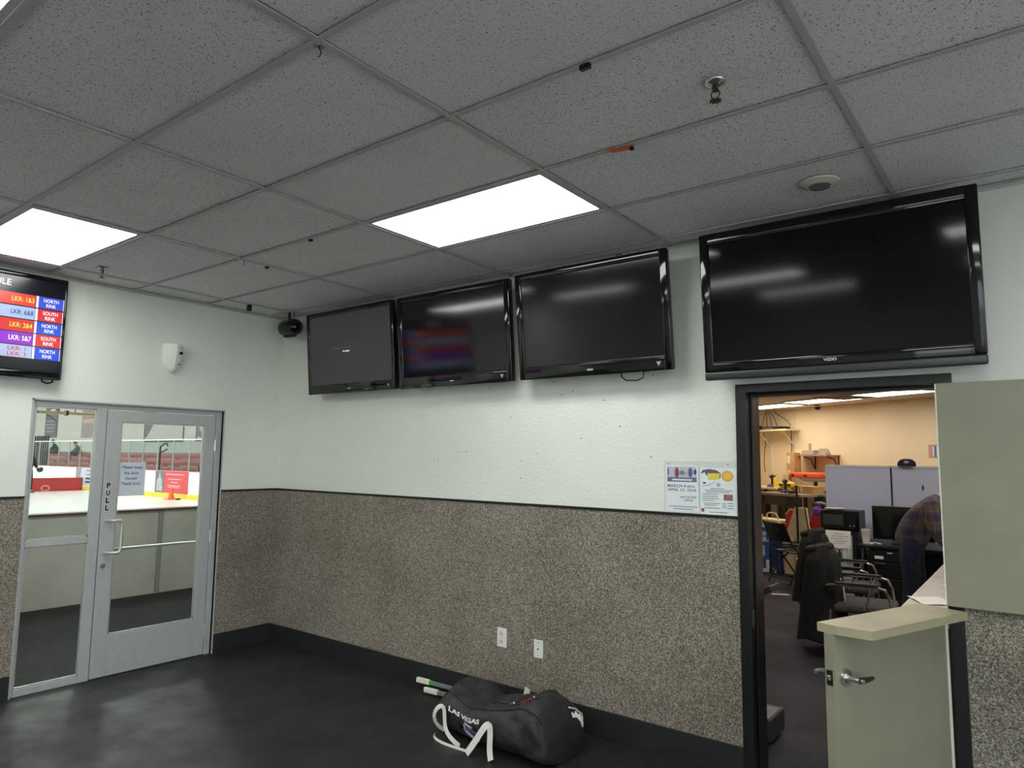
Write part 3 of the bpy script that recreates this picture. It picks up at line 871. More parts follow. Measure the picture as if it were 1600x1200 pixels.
B().prism([(px(u), pz(v)) for u, v in ((762, 400), (800, 352), (900, 338), (1000, 352), (1070, 400), (1060, 480), (980, 505), (860, 440))][::-1], (0, -0.0006, 0), X, Z, 0.0003).make('purple_swoosh', mat('plum_print', (98, 66, 104), 0.7), f2)
B().prism([(px(u), pz(v)) for u, v in ((865, 405), (1060, 400), (1040, 500), (880, 510))][::-1], (0, -0.001, 0), X, Z, 0.0002).make('yellow_title', mat('title_yellow', (240, 214, 60), 0.7, var=0.3, scale=500), f2)
B().prism([(px(u), pz(v)) for u, v in ((775, 420), (825, 385), (865, 500), (985, 515), (985, 535), (860, 545), (800, 545))][::-1], (0, -0.001, 0), X, Z, 0.0002).make('skate_boot', mat('boot_white', (242, 242, 246), 0.7), f2)
blk(f2, 'skate_heel', 795, 838, 548, 572, M_ink)
B().prism([(px(u), pz(v)) for u, v in ((780, 604), (880, 592), (985, 530), (990, 538), (884, 602), (780, 612))][::-1], (0, -0.0007, 0), X, Z, 0.0002).make('skate_blade', M_greyink, f2)
star = [(px(1032 + (46 if k % 2 == 0 else 20) * math.sin(k * PI / 5)), pz(585 - (46 if k % 2 == 0 else 20) * math.cos(k * PI / 5))) for k in range(10)][::-1]
B().prism(star, (0, -0.0007, 0), X, Z, 0.0002).make('star_print', mat('pale_blue_print', (150, 170, 196), 0.7), f2)
for (u0, u1, v) in ((905, 1115, 640), (825, 1240, 668), (838, 1190, 695), (785, 1030, 728), (785, 1020, 762), (785, 1030, 795), (785, 960, 826), (810, 1055, 872), (810, 1000, 900), (810, 1050, 945), (885, 1160, 1010), (1080, 1145, 870), (1080, 1145, 900), (1080, 1145, 930), (1160, 1250, 862), (1160, 1250, 900), (1160, 1250, 940)):
    blk(f2, 'text_line', u0, u1, v, v + 14, mat('faint_teal_ink', (150, 160, 166), 0.7))
blk(f2, 'group_photo', 1105, 1240, 730, 825, mat('group_print', (150, 90, 92), 0.7, var=0.6, scale=160))
blk(f2, 'small_badge', 765, 810, 962, 1018, mat('badge_red_print', (150, 50, 62), 0.7))

# ------------------------------------------------------------------ hockey bag and sticks
bag = thing('hockey_bag', 'black hockey duffel bag with white handles and white city lettering', 'bag', (2.615, -0.385, 0), math.radians(-2.5))
BL = 0.86
def bag_dims(a):
    f = a / BL
    endf = max(0.0, min(1, f / 0.10)) ** 0.5 * max(0.0, min(1, (1 - f) / 0.07)) ** 0.42
    hgt = 0.235 + 0.055 * math.exp(-((f - 0.10) / 0.10) ** 2) + 0.080 * math.exp(-((f - 0.82) / 0.20) ** 2) - 0.015 * math.exp(-((f - 0.36) / 0.09) ** 2)
    wid = 0.205 + 0.035 * f
    return hgt * (0.55 + 0.45 * endf), wid * (0.62 + 0.38 * endf)
def bag_pt(a, t, off=0.0):
    hgt, wid = bag_dims(a)
    e = 2 / 2.7
    c, s = math.cos(t), math.sin(t)
    y = -wid * math.copysign(abs(c) ** e, c)
    z = hgt / 2 + hgt / 2 * math.copysign(abs(s) ** e, s)
    p = Vector((a, y, z))
    nrm = Vector((0, -c, s)).normalized()
    top = max(0.0, s)
    d = 0.034 * noise.noise(Vector((a * 7, y * 6, z * 8))) - 0.016 * abs(noise.noise(Vector((a * 9 + 3, y * 4, z * 5)))) + 0.014 * noise.noise(Vector((a * 18 + 5, y * 15, z * 17)))
    d += 0.010 * math.sin(a * 30 + 6 * y) * top * math.exp(-((a / BL - 0.25) / 0.2) ** 2)
    if s < -0.6:
        d *= 0.2
    p += nrm * (d + off)
    p.z = max(p.z, 0.004 + max(0, off))
    return p
q = B()
NA, NT_ = 64, 56
q.loft([[bag_pt(BL * k / NA, 2 * PI * j / NT_) for j in range(NT_)] for k in range(NA + 1)])
q.make('bag_body', M_blackfab, bag, True, 80)
# end panel bulge with white piping and print
q = B(); q.tube([bag_pt(BL * 0.965, t, 0.006) + Vector((0.006, 0, 0)) for t in [1.75 + 1.35 * k / 26 for k in range(27)]], 0.005, 6)
q.make('end_piping', M_strap, bag, True)
for k in range(11):
    t0 = 1.86 + k * 0.105
    q = B()
    q.tube([bag_pt(BL * (0.977 + 0.004 * math.sin(k * 2.1)), t0, 0.004), bag_pt(BL * 0.990, t0 + 0.05, 0.005)], 0.0065 + 0.002 * math.sin(k * 1.7), 6)
    q.make('end_print', M_whiteink, bag)
# zip along the top
zt = lambda f: bag_pt(BL * f, PI / 2 - 0.22 + 0.12 * math.sin(f * 7), 0.004)
B().tube([zt(0.10 + 0.56 * k / 40) for k in range(41)], 0.0055, 6).make('zip', M_shell, bag, True)
B().tube([zt(0.66 + 0.20 * k / 16) + Vector((0, -0.01, 0)) for k in range(17)], 0.008, 6).make('zip_opening', M_ink, bag, True)
B().tube([zt(0.74 + 0.09 * k / 8) + Vector((0, -0.022, 0)) for k in range(9)], 0.003, 6).make('zip_lining', M_red, bag, True)
q = B(); p = zt(0.66); q.sphere(p + Vector((0, -0.006, 0.006)), 0.009, 10, 8); q.box(-0.004, 0.006, -0.03, 0.0, 0.0, 0.003, M=Matrix.Translation(p + Vector((-0.006, -0.012, 0.004))))
q.make('zip_pull', M_steel, bag, True)
p = zt(0.835)
B().sphere(p + Vector((0, -0.016, 0.006)), 0.007, 10, 8).make('zip_stop', M_steel, bag, True)
# piping seam across the upper front
B().tube([bag_pt(BL * (0.04 + 0.92 * k / 40), 0.80, 0.002) for k in range(41)], 0.004, 5).make('front_seam', M_shell, bag, True)
# lettering on the front, following the cloth
lettering('LAS VEGAS', (0, 0, 0), X, Z, 0.250, 0.034, M_whiteink, bag, 0, 0.04, fn=lambda a, b: bag_pt(0.155 + a, 0.14 + b * 5.6, 0.004))
def front_strip(name, pts, wv, m):
    q = B(); q.tube([bag_pt(a, t, 0.006) for a, t in pts], 0, flat=None if False else (wv, 0.003)); q.make(name, m, bag)
q = B()
q.tube([bag_pt(0.335 + 0.060 * math.cos(k * PI / 12) , -0.22 + 0.20 * math.sin(k * PI / 12), 0.006) for k in range(24)], 0.006, 6, closed=True)
q.make('logo_ring', M_purple, bag, True)
q = B(); q.tube([bag_pt(0.285 + 0.11 * k / 8, 0.02 - 0.55 * k / 8, 0.007) for k in range(9)], [0.004, 0.007, 0.009, 0.010, 0.010, 0.009, 0.008, 0.006, 0.004], 6)
q.make('logo_slash', M_greyink, bag, True)
q = B(); q.tube([bag_pt(0.290 + 0.07 * k / 4, 0.06 - 0.05 * k / 4, 0.006) for k in range(5)], 0.006, 6); q.make('logo_bar', M_greyink, bag, True)
# handles
hA = [(0.10, -0.190, 0.03), (0.075, -0.235, 0.06), (0.060, -0.262, 0.12), (0.085, -0.252, 0.175), (0.118, -0.235, 0.195), (0.135, -0.232, 0.165), (0.140, -0.240, 0.10), (0.165, -0.250, 0.05), (0.24, -0.262, 0.022), (0.30, -0.272, 0.014)]
hB = [(0.06, -0.24, 0.012), (0.075, -0.265, 0.014), (0.11, -0.285, 0.010), (0.18, -0.295, 0.008), (0.27, -0.292, 0.008), (0.36, -0.288, 0.010)]
hC = [(0.395, -0.315, 0.012), (0.425, -0.300, 0.055), (0.458, -0.280, 0.115), (0.486, -0.264, 0.168), (0.505, -0.254, 0.182), (0.520, -0.254, 0.168), (0.527, -0.264, 0.11), (0.533, -0.276, 0.05), (0.560, -0.293, 0.012)]
for nm, pts, wv in (('handle', hA, 0.026), ('handle', hB, 0.014), ('handle', hC, 0.038)):
    q = B()
    dense = []
    for k in range(len(pts) - 1):
        for s in (0, 0.5):
            dense.append(Vector(pts[k]).lerp(Vector(pts[k + 1]), s))
    dense.append(Vector(pts[-1]))
    for _ in range(2):
        dense = [dense[0]] + [(dense[k - 1] + dense[k] * 2 + dense[k + 1]) / 4 for k in range(1, len(dense) - 1)] + [dense[-1]]
    rings = []
    for k, p in enumerate(dense):
        tdir = (dense[min(k + 1, len(dense) - 1)] - dense[max(0, k - 1)]).normalized()
        outv = Vector((0, -1, 0.25))
        sd = tdir.cross(outv).normalized()
        nv = sd.cross(tdir).normalized()
        rings.append([p + sd * wv / 2 - nv * 0.0015, p + sd * wv / 2 + nv * 0.0015, p - sd * wv / 2 + nv * 0.0015, p - sd * wv / 2 - nv * 0.0015])
    q.loft(rings)
    q.make(nm, M_strap, bag)

def stick(label, p0, p1, blade=True, green=True):
    t = thing('hockey_stick', label, 'hockey stick', p0, math.atan2(p1[1] - p0[1], p1[0] - p0[0]), group='hockey sticks behind the bag')
    L = math.hypot(p1[0] - p0[0], p1[1] - p0[1])
    B().box(0.05, L, -0.010, 0.010, -0.014, 0.014, 0.004).make('shaft', mat('grey_carbon', (120, 122, 126), 0.35), t)
    B().box(0, 0.125, -0.0135, 0.0135, -0.017, 0.017, 0.005).make('grip_tape', mat('white_cloth_tape', (226, 224, 212), 0.8, var=0.06, scale=60), t)
    if green:
        B().box(0.125, 0.175, -0.0105, 0.0105, -0.0145, 0.0145, 0.004).make('green_band', mat('green_band', (70, 168, 66), 0.5), t)
    q = B()
    q.prism([(L - 0.02, -0.02), (L + 0.02, -0.02), (L + 0.05, 0.06), (L + 0.045, 0.115), (L + 0.01, 0.13), (L - 0.01, 0.05)], (0, 0.006, 0), X, Z, 0.010)
    q.make('blade', mat('white_cloth_tape', (226, 224, 212), 0.8), t)
stick('white-taped hockey stick with a green band, nearest the wall behind the bag', (1.955, -0.070, 0.060), (2.90, -0.040, 0.060))
stick('shorter showing white-taped hockey stick tucked behind the bag', (2.09, -0.130, 0.032), (2.98, -0.085, 0.032), True, False)

# ================================================================== THE OFFICE BEHIND THE DUTCH DOOR
OH = 2.65
M_owall = wall_paint('cream_office_paint', (232, 212, 178), 0.2, 40)
M_ofloor = rubber_mat('dark_office_carpet', (50, 50, 60), 0.75, 0.08)
struct(B().box(0.6, 7.2, 0.0, 13.0, -0.1, -0.002).make('floor_office', M_ofloor))
struct(B().box(0.6, 7.2, WT, 13.0, OH + 0.02, OH + 0.1).make('ceiling_office', mat('office_ceiling_tile', (226, 216, 200), 0.9, var=0.06, scale=40)))
struct(B().box(0.45, 0.6, WT, 13.0, 0, OH).make('wall_office_left', M_owall))
struct(B().box(7.2, 7.35, WT, 13.0, 0, OH).make('wall_office_right', M_owall))
WA = Vector((1.16, 10.43, 0)); WD = Vector((0.85328, -0.52145, 0)); WN = Vector((-0.52145, -0.85328, 0))
WR = math.atan2(WD.y, WD.x)     # objects along the slanting wall: local x along it, local -y into the office
def W(s, t, z=0.0):
    p = WA + WD * s + WN * t
    return (p.x, p.y, z)
ow = struct(B().box(-2.0, 9.0, 0, 0.12, 0, OH + 0.02).make('wall_office_back', M_owall))
ow.location = WA; ow.rotation_euler = (0, 0, WR)

def office_light(x, y, label, rz=0.0):
    t = thing('office_ceiling_light', label, 'ceiling light', (x, y, OH), rz, group='warm panel lights in the office ceiling')
    q = B()
    for a in ((-0.60, 0.60, -0.30, -0.27), (-0.60, 0.60, 0.27, 0.30), (-0.60, -0.57, -0.27, 0.27), (0.57, 0.60, -0.27, 0.27)):
        q.box(*a, -0.004, 0.018)
    q.make('frame', M_tee, t)
    B().box(-0.57, 0.57, -0.27, 0.27, 0.001, 0.006).make('lens', M_lens_warm, t)
office_light(2.85, 8.15, 'middle one of the warm office lights seen over the back wall', WR)
office_light(3.95, 7.35, 'warm office light nearest the open upper leaf, beside the ceiling vent', WR)
office_light(1.75, 9.05, 'warm office light at the door jamb, farthest into the office', WR)
office_light(3.3, 4.2, 'warm office light over the two chairs with jackets, hidden by the door head', 0)
office_light(5.6, 4.2, 'warm office light over the person, hidden by the door head', 0)
office_light(4.6, 1.6, 'warm office light just inside the Dutch door, hidden by the door head', 0)

t = thing('ceiling_vent', 'dark louvred air vent in the office ceiling between two lights', 'vent', (3.30, 7.70, OH), WR)
B().box(-0.32, 0.32, -0.32, 0.32, -0.004, 0.018).make('vent_frame', mat('vent_enamel', (196, 178, 150), 0.5), t)
for k in range(6):
    B().box(-0.27, 0.27, -0.26 + k * 0.095, -0.22 + k * 0.095, -0.012, -0.004).make('louvre', M_black, t)
t = thing('dome_camera', 'small black dome camera with a white base on the office ceiling', 'camera', W(1.755, 0.28, OH))
B().cyl((0, 0, 0), (0, 0, -0.018), 0.075, 0.07, 20).make('base_ring', M_white, t, True)
B().sphere((0, 0, -0.02), 0.058, 16, 10, (1, 1, 0.9)).make('dome', M_bezel, t, True)
t = thing('office_sprinkler', 'small sprinkler on the office ceiling beside the open upper leaf', 'sprinkler', (4.75, 6.9, OH))
B().cyl((0, 0, 0), (0, 0, -0.006), 0.05, seg=16).make('escutcheon', M_steel_dk, t)
B().cyl((0, 0, -0.006), (0, 0, -0.07), 0.014, seg=10).make('body', M_steel_dk, t)
B().cyl((0, 0, -0.07), (0, 0, -0.074), 0.03, seg=12).make('deflector', M_steel_dk, t)

# cubicle partition
M_part = mat('blue_grey_fabric', (184, 190, 218), 0.9, var=0.05, scale=80)
M_pframe = mat('grey_trim', (196, 196, 200), 0.5)
for k, (x0, x1, lab) in enumerate(((3.43, 4.177, 'blue-grey cubicle partition panel behind the microwave'), (4.177, 4.93, 'blue-grey cubicle partition panel behind the bending person'), (4.93, 5.68, 'blue-grey cubicle partition panel hidden past the bending person'))):
    t = thing('cubicle_partition', lab, 'partition', (x0, 5.75, 0), group='cubicle partition panels')
    wv = x1 - x0
    B().box(0.012, wv - 0.006, 0, 0.05, 0.08, 1.60, 0.004).make('fabric_panel', M_part, t)
    B().box(0, wv - 0.002, -0.006, 0.056, 1.60, 1.628, 0.004).make('top_trim', M_pframe, t)
    B().box(0, 0.012, -0.004, 0.054, 0.0, 1.60).make('post', M_pframe if k == 0 else M_shell, t)
    B().box(0.012, wv, 0.005, 0.045, 0.0, 0.08).make('kick', M_shell, t)
t = thing('coat_hook', 'tiny black hook on the partition above the person', 'hook', (4.512, 5.75, 1.37))
B().box(-0.008, 0.008, -0.010, 0, -0.025, 0.03, 0.003).make('hook_plate', M_black, t)
B().tube([(0, -0.008, -0.015), (0, -0.03, -0.02), (0, -0.032, 0.0)], 0.005, 6).make('hook_arm', M_black, t)
t = thing('cap', 'dark navy cap with a pale emblem lying on top of the partition', 'cap', (4.35, 5.775, 1.628))
q = B(); q.loft([[(r * math.cos(a) * 1.0, r * 0.8 * math.sin(a), z) for a in [2 * PI * k / 20 for k in range(20)]] for r, z in ((0.10, 0.0), (0.102, 0.02), (0.092, 0.05), (0.065, 0.075), (0.03, 0.085))]); q.make('crown', mat('navy_cloth', (34, 32, 66), 0.85), t, True)
q = B(); q.prism([(0.09 * math.cos(a), -0.06 - 0.05 * math.sin(a)) for a in [PI * k / 10 for k in range(11)]], (0, 0, 0.004), X, Y, 0.006); q.make('brim', mat('navy_cloth', (34, 32, 66), 0.85), t)
B().sphere((0.01, -0.085, 0.045), 0.022, 10, 8, (1.3, 0.35, 0.8)).make('emblem', M_greyink, t)

# mini fridge with glass door, microwave, note
fr_ = thing('mini_fridge', 'black mini fridge with a glass door under the microwave', 'fridge', (3.485, 5.25, 0))
B().box(0, 0.40, 0.03, 0.46, 0.02, 0.857, 0.006).make('cabinet', M_black, fr_)
q = B()
for a in ((0, 0.035, 0.03, 0.85), (0.335, 0.40, 0.03, 0.85), (0.035, 0.335, 0.80, 0.85), (0.035, 0.335, 0.03, 0.09)):
    q.box(a[0], a[1], 0.0, 0.03, a[2], a[3])
q.make('door_frame', M_black, fr_)
B().box(0.035, 0.335, 0.008, 0.014, 0.09, 0.80).make('door_glass', mat('cool_white_panel', (186, 200, 196), 0.15, var=0.1), fr_)
B().tube([(0.378, -0.002, 0.45), (0.378, -0.03, 0.47), (0.378, -0.03, 0.72), (0.378, -0.002, 0.74)], 0.008, 8).make('door_handle', M_shell, fr_)
for k, (dx, z, c, hgt) in enumerate(((0.06, 0.52, (196, 60, 50), 0.10), (0.12, 0.50, (230, 232, 228), 0.14), (0.19, 0.50, (60, 66, 64), 0.13), (0.25, 0.50, (214, 232, 224), 0.15), (0.30, 0.48, (190, 226, 212), 0.20))):
    t = thing('fridge_bottle', ['red drink can', 'white drink bottle', 'dark drink bottle', 'clear drink bottle', 'pale green drink bottle'][k] + ' seen in the glass door of the mini fridge', 'bottle', (3.485 + dx, 5.252, z))
    m_ = mat('bottle_%d' % c[0], c, 0.25)
    q = B(); q.loft([[(r * math.cos(a), r * 0.3 * math.sin(a), zz) for a in [2 * PI * j / 12 for j in range(12)]] for r, zz in ((0.022, 0), (0.024, 0.01), (0.024, hgt * 0.6), (0.010, hgt * 0.85), (0.010, hgt))]); q.make('bottle_body', m_, t, True)
    B().cyl((0, 0, hgt), (0, 0, hgt + 0.012), 0.011, seg=10).make('bottle_cap', M_white, t)
t = thing('fridge_note', 'white handwritten paper taped on the mini fridge', 'note', (3.527, 5.244, 0.645))
q = B(); q.loft([[(0.278 * u, -0.004 * math.sin(u * 5), 0.205 * v) for u in [k / 6 for k in range(7)]] for v in (0, 0.5, 1)], closed=False, cap=False); q.make('sheet', M_paper, t)
for k, (a, b) in enumerate(((0.09, 0.20), (0.07, 0.25), (0.06, 0.18), (0.11, 0.24), (0.09, 0.21))):
    B().prism(rect(a, b, 0.165 - k * 0.028, 0.170 - k * 0.028), (0, -0.0055, 0), X, Z, 0.0005).make('scribble', mat('faint_pen', (150, 154, 170), 0.8), t)
t = thing('microwave', 'black microwave oven on the mini fridge against the partition', 'microwave', (3.475, 5.23, 0.860))
B().box(0, 0.43, 0.02, 0.36, 0.015, 0.225, 0.006).make('cabinet', M_black, t)
B().box(0.0, 0.29, 0.0, 0.02, 0.015, 0.225, 0.005).make('door', M_bezel, t)
B().prism(rect(0.035, 0.255, 0.06, 0.18), (0, -0.001, 0), X, Z, 0.001).make('door_window', mat('microwave_window', (52, 54, 58), 0.15), t)
B().box(0.29, 0.43, 0.002, 0.02, 0.015, 0.225, 0.004).make('control_panel', M_bezel, t)
for k in range(6):
    B().cyl((0.335 + 0.04 * (k % 2), 0.002, 0.055 + 0.035 * (k // 2)), (0.335 + 0.04 * (k % 2), -0.003, 0.055 + 0.035 * (k // 2)), 0.008, seg=8).make('button', M_greyink if k < 2 else M_shell, t)
for a in (0.03, 0.38):
    for b in (0.05, 0.33):
        B().cyl((a, b, -0.002), (a, b, 0.016), 0.012, seg=8).make('foot', M_shell, t)
t = thing('paper_plates', 'white paper plate lying on top of the microwave', 'plate', (3.61, 5.37, 1.085))
q = B(); q.loft([[(r * math.cos(a), r * math.sin(a), z) for a in [2 * PI * k / 24 for k in range(24)]] for r, z in ((0.07, 0.0), (0.085, 0.004), (0.115, 0.020), (0.117, 0.022), (0.113, 0.022), (0.084, 0.008), (0.069, 0.006))]); q.make('plate_dish', M_paper, t, True)

# desk with drawer pedestal, monitor, cup
M_desk = mat('black_laminate', (20, 20, 22), 0.35)
dk = thing('desk', 'black desk with a drawer pedestal in front of the partition', 'desk', (3.94, 4.90, 0))
B().box(0, 1.55, 0, 0.74, 0.71, 0.74, 0.004).make('desktop', M_desk, dk)
B().box(1.50, 1.53, 0.02, 0.72, 0, 0.71).make('end_panel', M_desk, dk)
B().box(0.55, 1.50, 0.66, 0.69, 0.25, 0.71).make('modesty_panel', M_desk, dk)
pd = B().box(0.10, 0.45, 0.03, 0.68, 0.0, 0.70, 0.004).make('pedestal', M_desk, dk)
for k, (z0, z1) in enumerate(((0.575, 0.69), (0.40, 0.565), (0.05, 0.39))):
    d_ = B().box(0.11, 0.44, 0.010, 0.03, z0, z1, 0.003).make('drawer', M_desk, dk)
    if k:
        B().box(0.165, 0.28, -0.004, 0.012, z1 - 0.022, z1 - 0.010, 0.002).make('drawer_pull', M_steel, d_)
    else:
        B().prism(rect(0.172, 0.26, 0.600, 0.632), (0, 0.0095, 0), X, Z, 0.001).make('drawer_label', M_paper, d_)
        B().prism(rect(0.30, 0.35, 0.665, 0.677), (0, 0.0095, 0), X, Z, 0.001).make('drawer_tag', M_paper, d_)
B().box(0.035, 0.055, 0.03, 0.05, 0.0, 0.71).make('leg', M_steel, dk)
mo = thing('monitor', 'black flat computer monitor on the desk beside the bending person', 'monitor', (4.36, 5.20, 0.74))
B().box(-0.31, 0.31, 0, 0.03, 0.045, 0.425, 0.005).make('monitor_shell', M_black, mo)
B().prism(rect(-0.30, 0.30, 0.062, 0.415), (0, -0.0006, 0), X, Z, 0.0006).make('panel', M_screen, mo)
B().box(-0.315, 0.315, -0.002, 0.032, 0.425, 0.430).make('top_edge', mat('silver_edge', (150, 148, 140), 0.4), mo)
B().box(-0.03, 0.03, 0.03, 0.05, 0.01, 0.20).make('neck', M_black, mo)
q = B(); q.prism([(0.13 * math.cos(a), 0.04 + 0.10 * math.sin(a)) for a in [2 * PI * k / 24 for k in range(24)]], (0, 0, 0), X, Y, 0.012); q.make('stand_base', M_black, mo)
t = thing('foam_cup', 'tall white foam cup on the black desk', 'cup', (4.000, 5.08, 0.74))
q = B(); q.loft([[(r * math.cos(a), r * math.sin(a), z) for a in [2 * PI * k / 24 for k in range(24)]] for r, z in ((0.033, 0), (0.036, 0.02), (0.047, 0.14), (0.050, 0.145), (0.050, 0.162), (0.046, 0.162), (0.034, 0.01))]); q.make('cup_wall', M_white, t, True, 50)
t = thing('phone_cable', 'small white cable lying on the black desk beside the cup', 'cable', (4.06, 5.06, 0.74))
B().tube([(0, 0, 0.006), (0.03, 0.03, 0.02), (0.06, 0.01, 0.008), (0.09, 0.04, 0.006), (0.06, 0.07, 0.006)], 0.006, 6).make('cord', M_white, t, True)
B().box(-0.02, 0.02, -0.02, 0.02, 0, 0.02, 0.004).make('plug', M_white, t)

# two white folding tables with papers
def folding_table(label, y0, y1):
    t = thing('folding_table', label, 'table', (4.88, y0, 0), group='grey-topped folding tables in the office')
    L = y1 - y0
    B().box(0, 0.74, 0, L, 0.705, 0.74, 0.008).make('tabletop', mat('grey_white_table', (196, 194, 196), 0.4, var=0.03), t)
    B().box(0.0, 0.74, 0.0, L, 0.695, 0.706, 0.002).make('edge_band', M_shell, t)
    for a in (0.06, 0.68):
        for b in (0.15, L - 0.15):
            B().cyl((a, b, 0), (a, b, 0.70), 0.014, seg=10).make('leg', M_steel_dk, t)
folding_table('grey-topped folding table nearest the Dutch door, with papers on it', 1.05, 2.90)
folding_table('grey-topped folding table beside the bending person', 2.93, 4.50)
for k, (x, y, rz, a, b, lab) in enumerate(((5.02, 1.72, 0.5, 0.21, 0.28, 'white paper sheet at the corner of the nearest folding table'), (5.22, 2.00, 0.1, 0.21, 0.28, 'white paper sheet lying farther in on the nearest folding table'), (5.10, 2.55, -0.2, 0.15, 0.25, 'white envelope near the gap between the folding tables'), (5.02, 3.75, 0.3, 0.21, 0.28, 'white paper sheet on the folding table beside the person'))):
    q = B(); q.loft([[(a * (u - 0.5), b * (v - 0.5), 0.002 + 0.006 * abs(math.sin(u * 3 + v * 2 + k))) for u in [j / 5 for j in range(6)]] for v in [j / 5 for j in range(6)]], closed=False, cap=False)
    o = tag(q.make('paper_sheet', M_paper), lab, 'paper', 'papers on the folding tables')
    o.location = (x, y, 0.74); o.rotation_euler = (0, 0, rz)
t = thing('pen', 'dark pen lying on the nearest folding table', 'pen', (5.12, 2.32, 0.744), 0.6)
B().cyl((0, 0, 0.002), (0.13, 0, 0.002), 0.005, seg=8).make('barrel', M_navy, t)
B().cyl((0.13, 0, 0.002), (0.145, 0, 0.002), 0.004, 0.001, 8).make('tip', M_steel, t)

# arm chairs with jackets
M_jacket = mat('black_jacket', (15, 16, 20), 0.85, var=0.2, scale=10, bump=0.5, bscale=14, bdist=0.02)
M_jacket2 = mat('charcoal_jacket', (18, 18, 20), 0.9, var=0.2, scale=10, bump=0.5, bscale=12, bdist=0.02)
M_seat = mat('dark_grey_upholstery', (70, 66, 70), 0.85, var=0.2, scale=30)
def arm_chair(label, x, y, rz):
    t = thing('arm_chair', label, 'chair', (x, y, 0), rz, group='chrome-armed office chairs')
    q = B(); q.box(0.02, 0.50, -0.25, 0.25, 0.40, 0.47, 0.03, seg=3); q.make('seat', M_seat, t, True)
    q = B(); q.box(-0.02, 0.04, -0.185, 0.185, 0.50, 0.86, 0.02, M=Matrix.Translation((-0.02, 0, 0)) @ Matrix.Rotation(-0.12, 4, 'Y'), seg=3); q.make('backrest', M_seat, t, True)
    for s in (-1, 1):
        f = B().tube([(-0.03, s * 0.27, 0.62), (0.0, s * 0.285, 0.632), (0.06, s * 0.285, 0.635), (0.36, s * 0.285, 0.64), (0.42, s * 0.285, 0.62), (0.45, s * 0.28, 0.56), (0.46, s * 0.27, 0.45), (0.47, s * 0.26, 0.02), (0.44, s * 0.26, 0.012), (0.0, s * 0.26, 0.012)], 0.012, 8).make('side_frame', M_steel, t, True)
        B().box(0.04, 0.37, s * 0.285 - 0.022, s * 0.285 + 0.022, 0.642, 0.664, 0.008).make('arm_pad', M_black, t)
        B().tube([(0.32, s * 0.275, 0.63), (0.26, s * 0.26, 0.44)], 0.010, 8).make('arm_brace', M_steel, t, True)
        B().tube([(-0.02, s * 0.25, 0.012), (0.0, s * 0.25, 0.42)], 0.012, 8).make('rear_leg', M_steel, t, True)
    return t
arm_chair('chrome-armed chair nearest the Dutch door, a black jacket over its back', 4.13, 2.90, math.radians(7))
arm_chair('chrome-armed chair behind the nearer one, a hooded jacket over its back', 3.83, 3.85, math.radians(5))
def jacket(label, x, y, rz, hgt, zb, hw, seed, m, stripes):
    t = thing('jacket', label, 'jacket', (x, y, 0), rz)
    rings = []
    N = 44
    for k in range(19):
        f = k / 18
        z = zb + (hgt - zb) * f
        wv = hw * (1.0 - 0.10 * f - 0.62 * max(0, (f - 0.84) / 0.16) ** 1.7)
        dv = 0.105 + 0.085 * (1 - f) ** 0.7
        dv *= 1 - 0.55 * max(0, (f - 0.86) / 0.14) ** 2
        cx = -0.05 - 0.04 * f - 0.06 * (1 - f)
        ring = []
        for j in range(N):
            a = 2 * PI * j / N
            c, s = math.cos(a), math.sin(a)
            fold = 1 + (0.16 * (1 - f) + 0.03) * math.sin(a * 7 + seed + 1.2 * math.sin(f * 4)) + 0.05 * noise.noise(Vector((a * 2, f * 4, seed)))
            ring.append((cx + dv * math.copysign(abs(c) ** 0.8, c) * fold, wv * math.copysign(abs(s) ** 0.75, s) * (1 + 0.04 * math.sin(f * 9 + seed)), z + 0.025 * math.sin(a * 3 + seed) * (1 - f)))
        rings.append(ring)
    q = B(); q.loft(rings); q.make('jacket_body', m, t, True, 75)
    for s in (-1, 1):
        pts = [(-0.07, s * hw * 0.62, hgt - 0.03), (-0.09, s * hw * 0.95, hgt - 0.12), (-0.105, s * (hw - 0.02), hgt - 0.30), (-0.13, s * (hw - 0.05), zb + 0.22), (-0.14, s * (hw - 0.06), zb + 0.06)]
        B().tube(pts, [0.055, 0.062, 0.058, 0.052, 0.046], 12).make('sleeve', m, t, True)
    B().tube([(-0.12 + 0.09 * math.cos(a), 0.13 * math.sin(a), hgt - 0.03 + 0.02 * math.cos(a)) for a in [2 * PI * k / 16 for k in range(16)]], 0.032, 8, closed=True).make('hood', m, t, True)
    if stripes:
        B().tube([(0.075, -hw * 0.55, 0.62), (0.085, -hw * 0.62, 0.52), (0.095, -hw * 0.66, 0.43)], 0.006, 6).make('piping', M_strap, t, True)
        B().tube([(0.05, -hw * 0.30, 0.66), (0.06, -hw * 0.50, 0.655)], 0.005, 6).make('piping', M_strap, t, True)
jacket('black jacket with white piping hung over the nearer chair', 4.15, 2.90, math.radians(7), 0.93, 0.13, 0.27, 1.0, M_jacket, True)
jacket('charcoal hooded jacket hung over the farther chair', 3.85, 3.85, math.radians(5), 0.97, 0.24, 0.25, 2.6, M_jacket2, False)

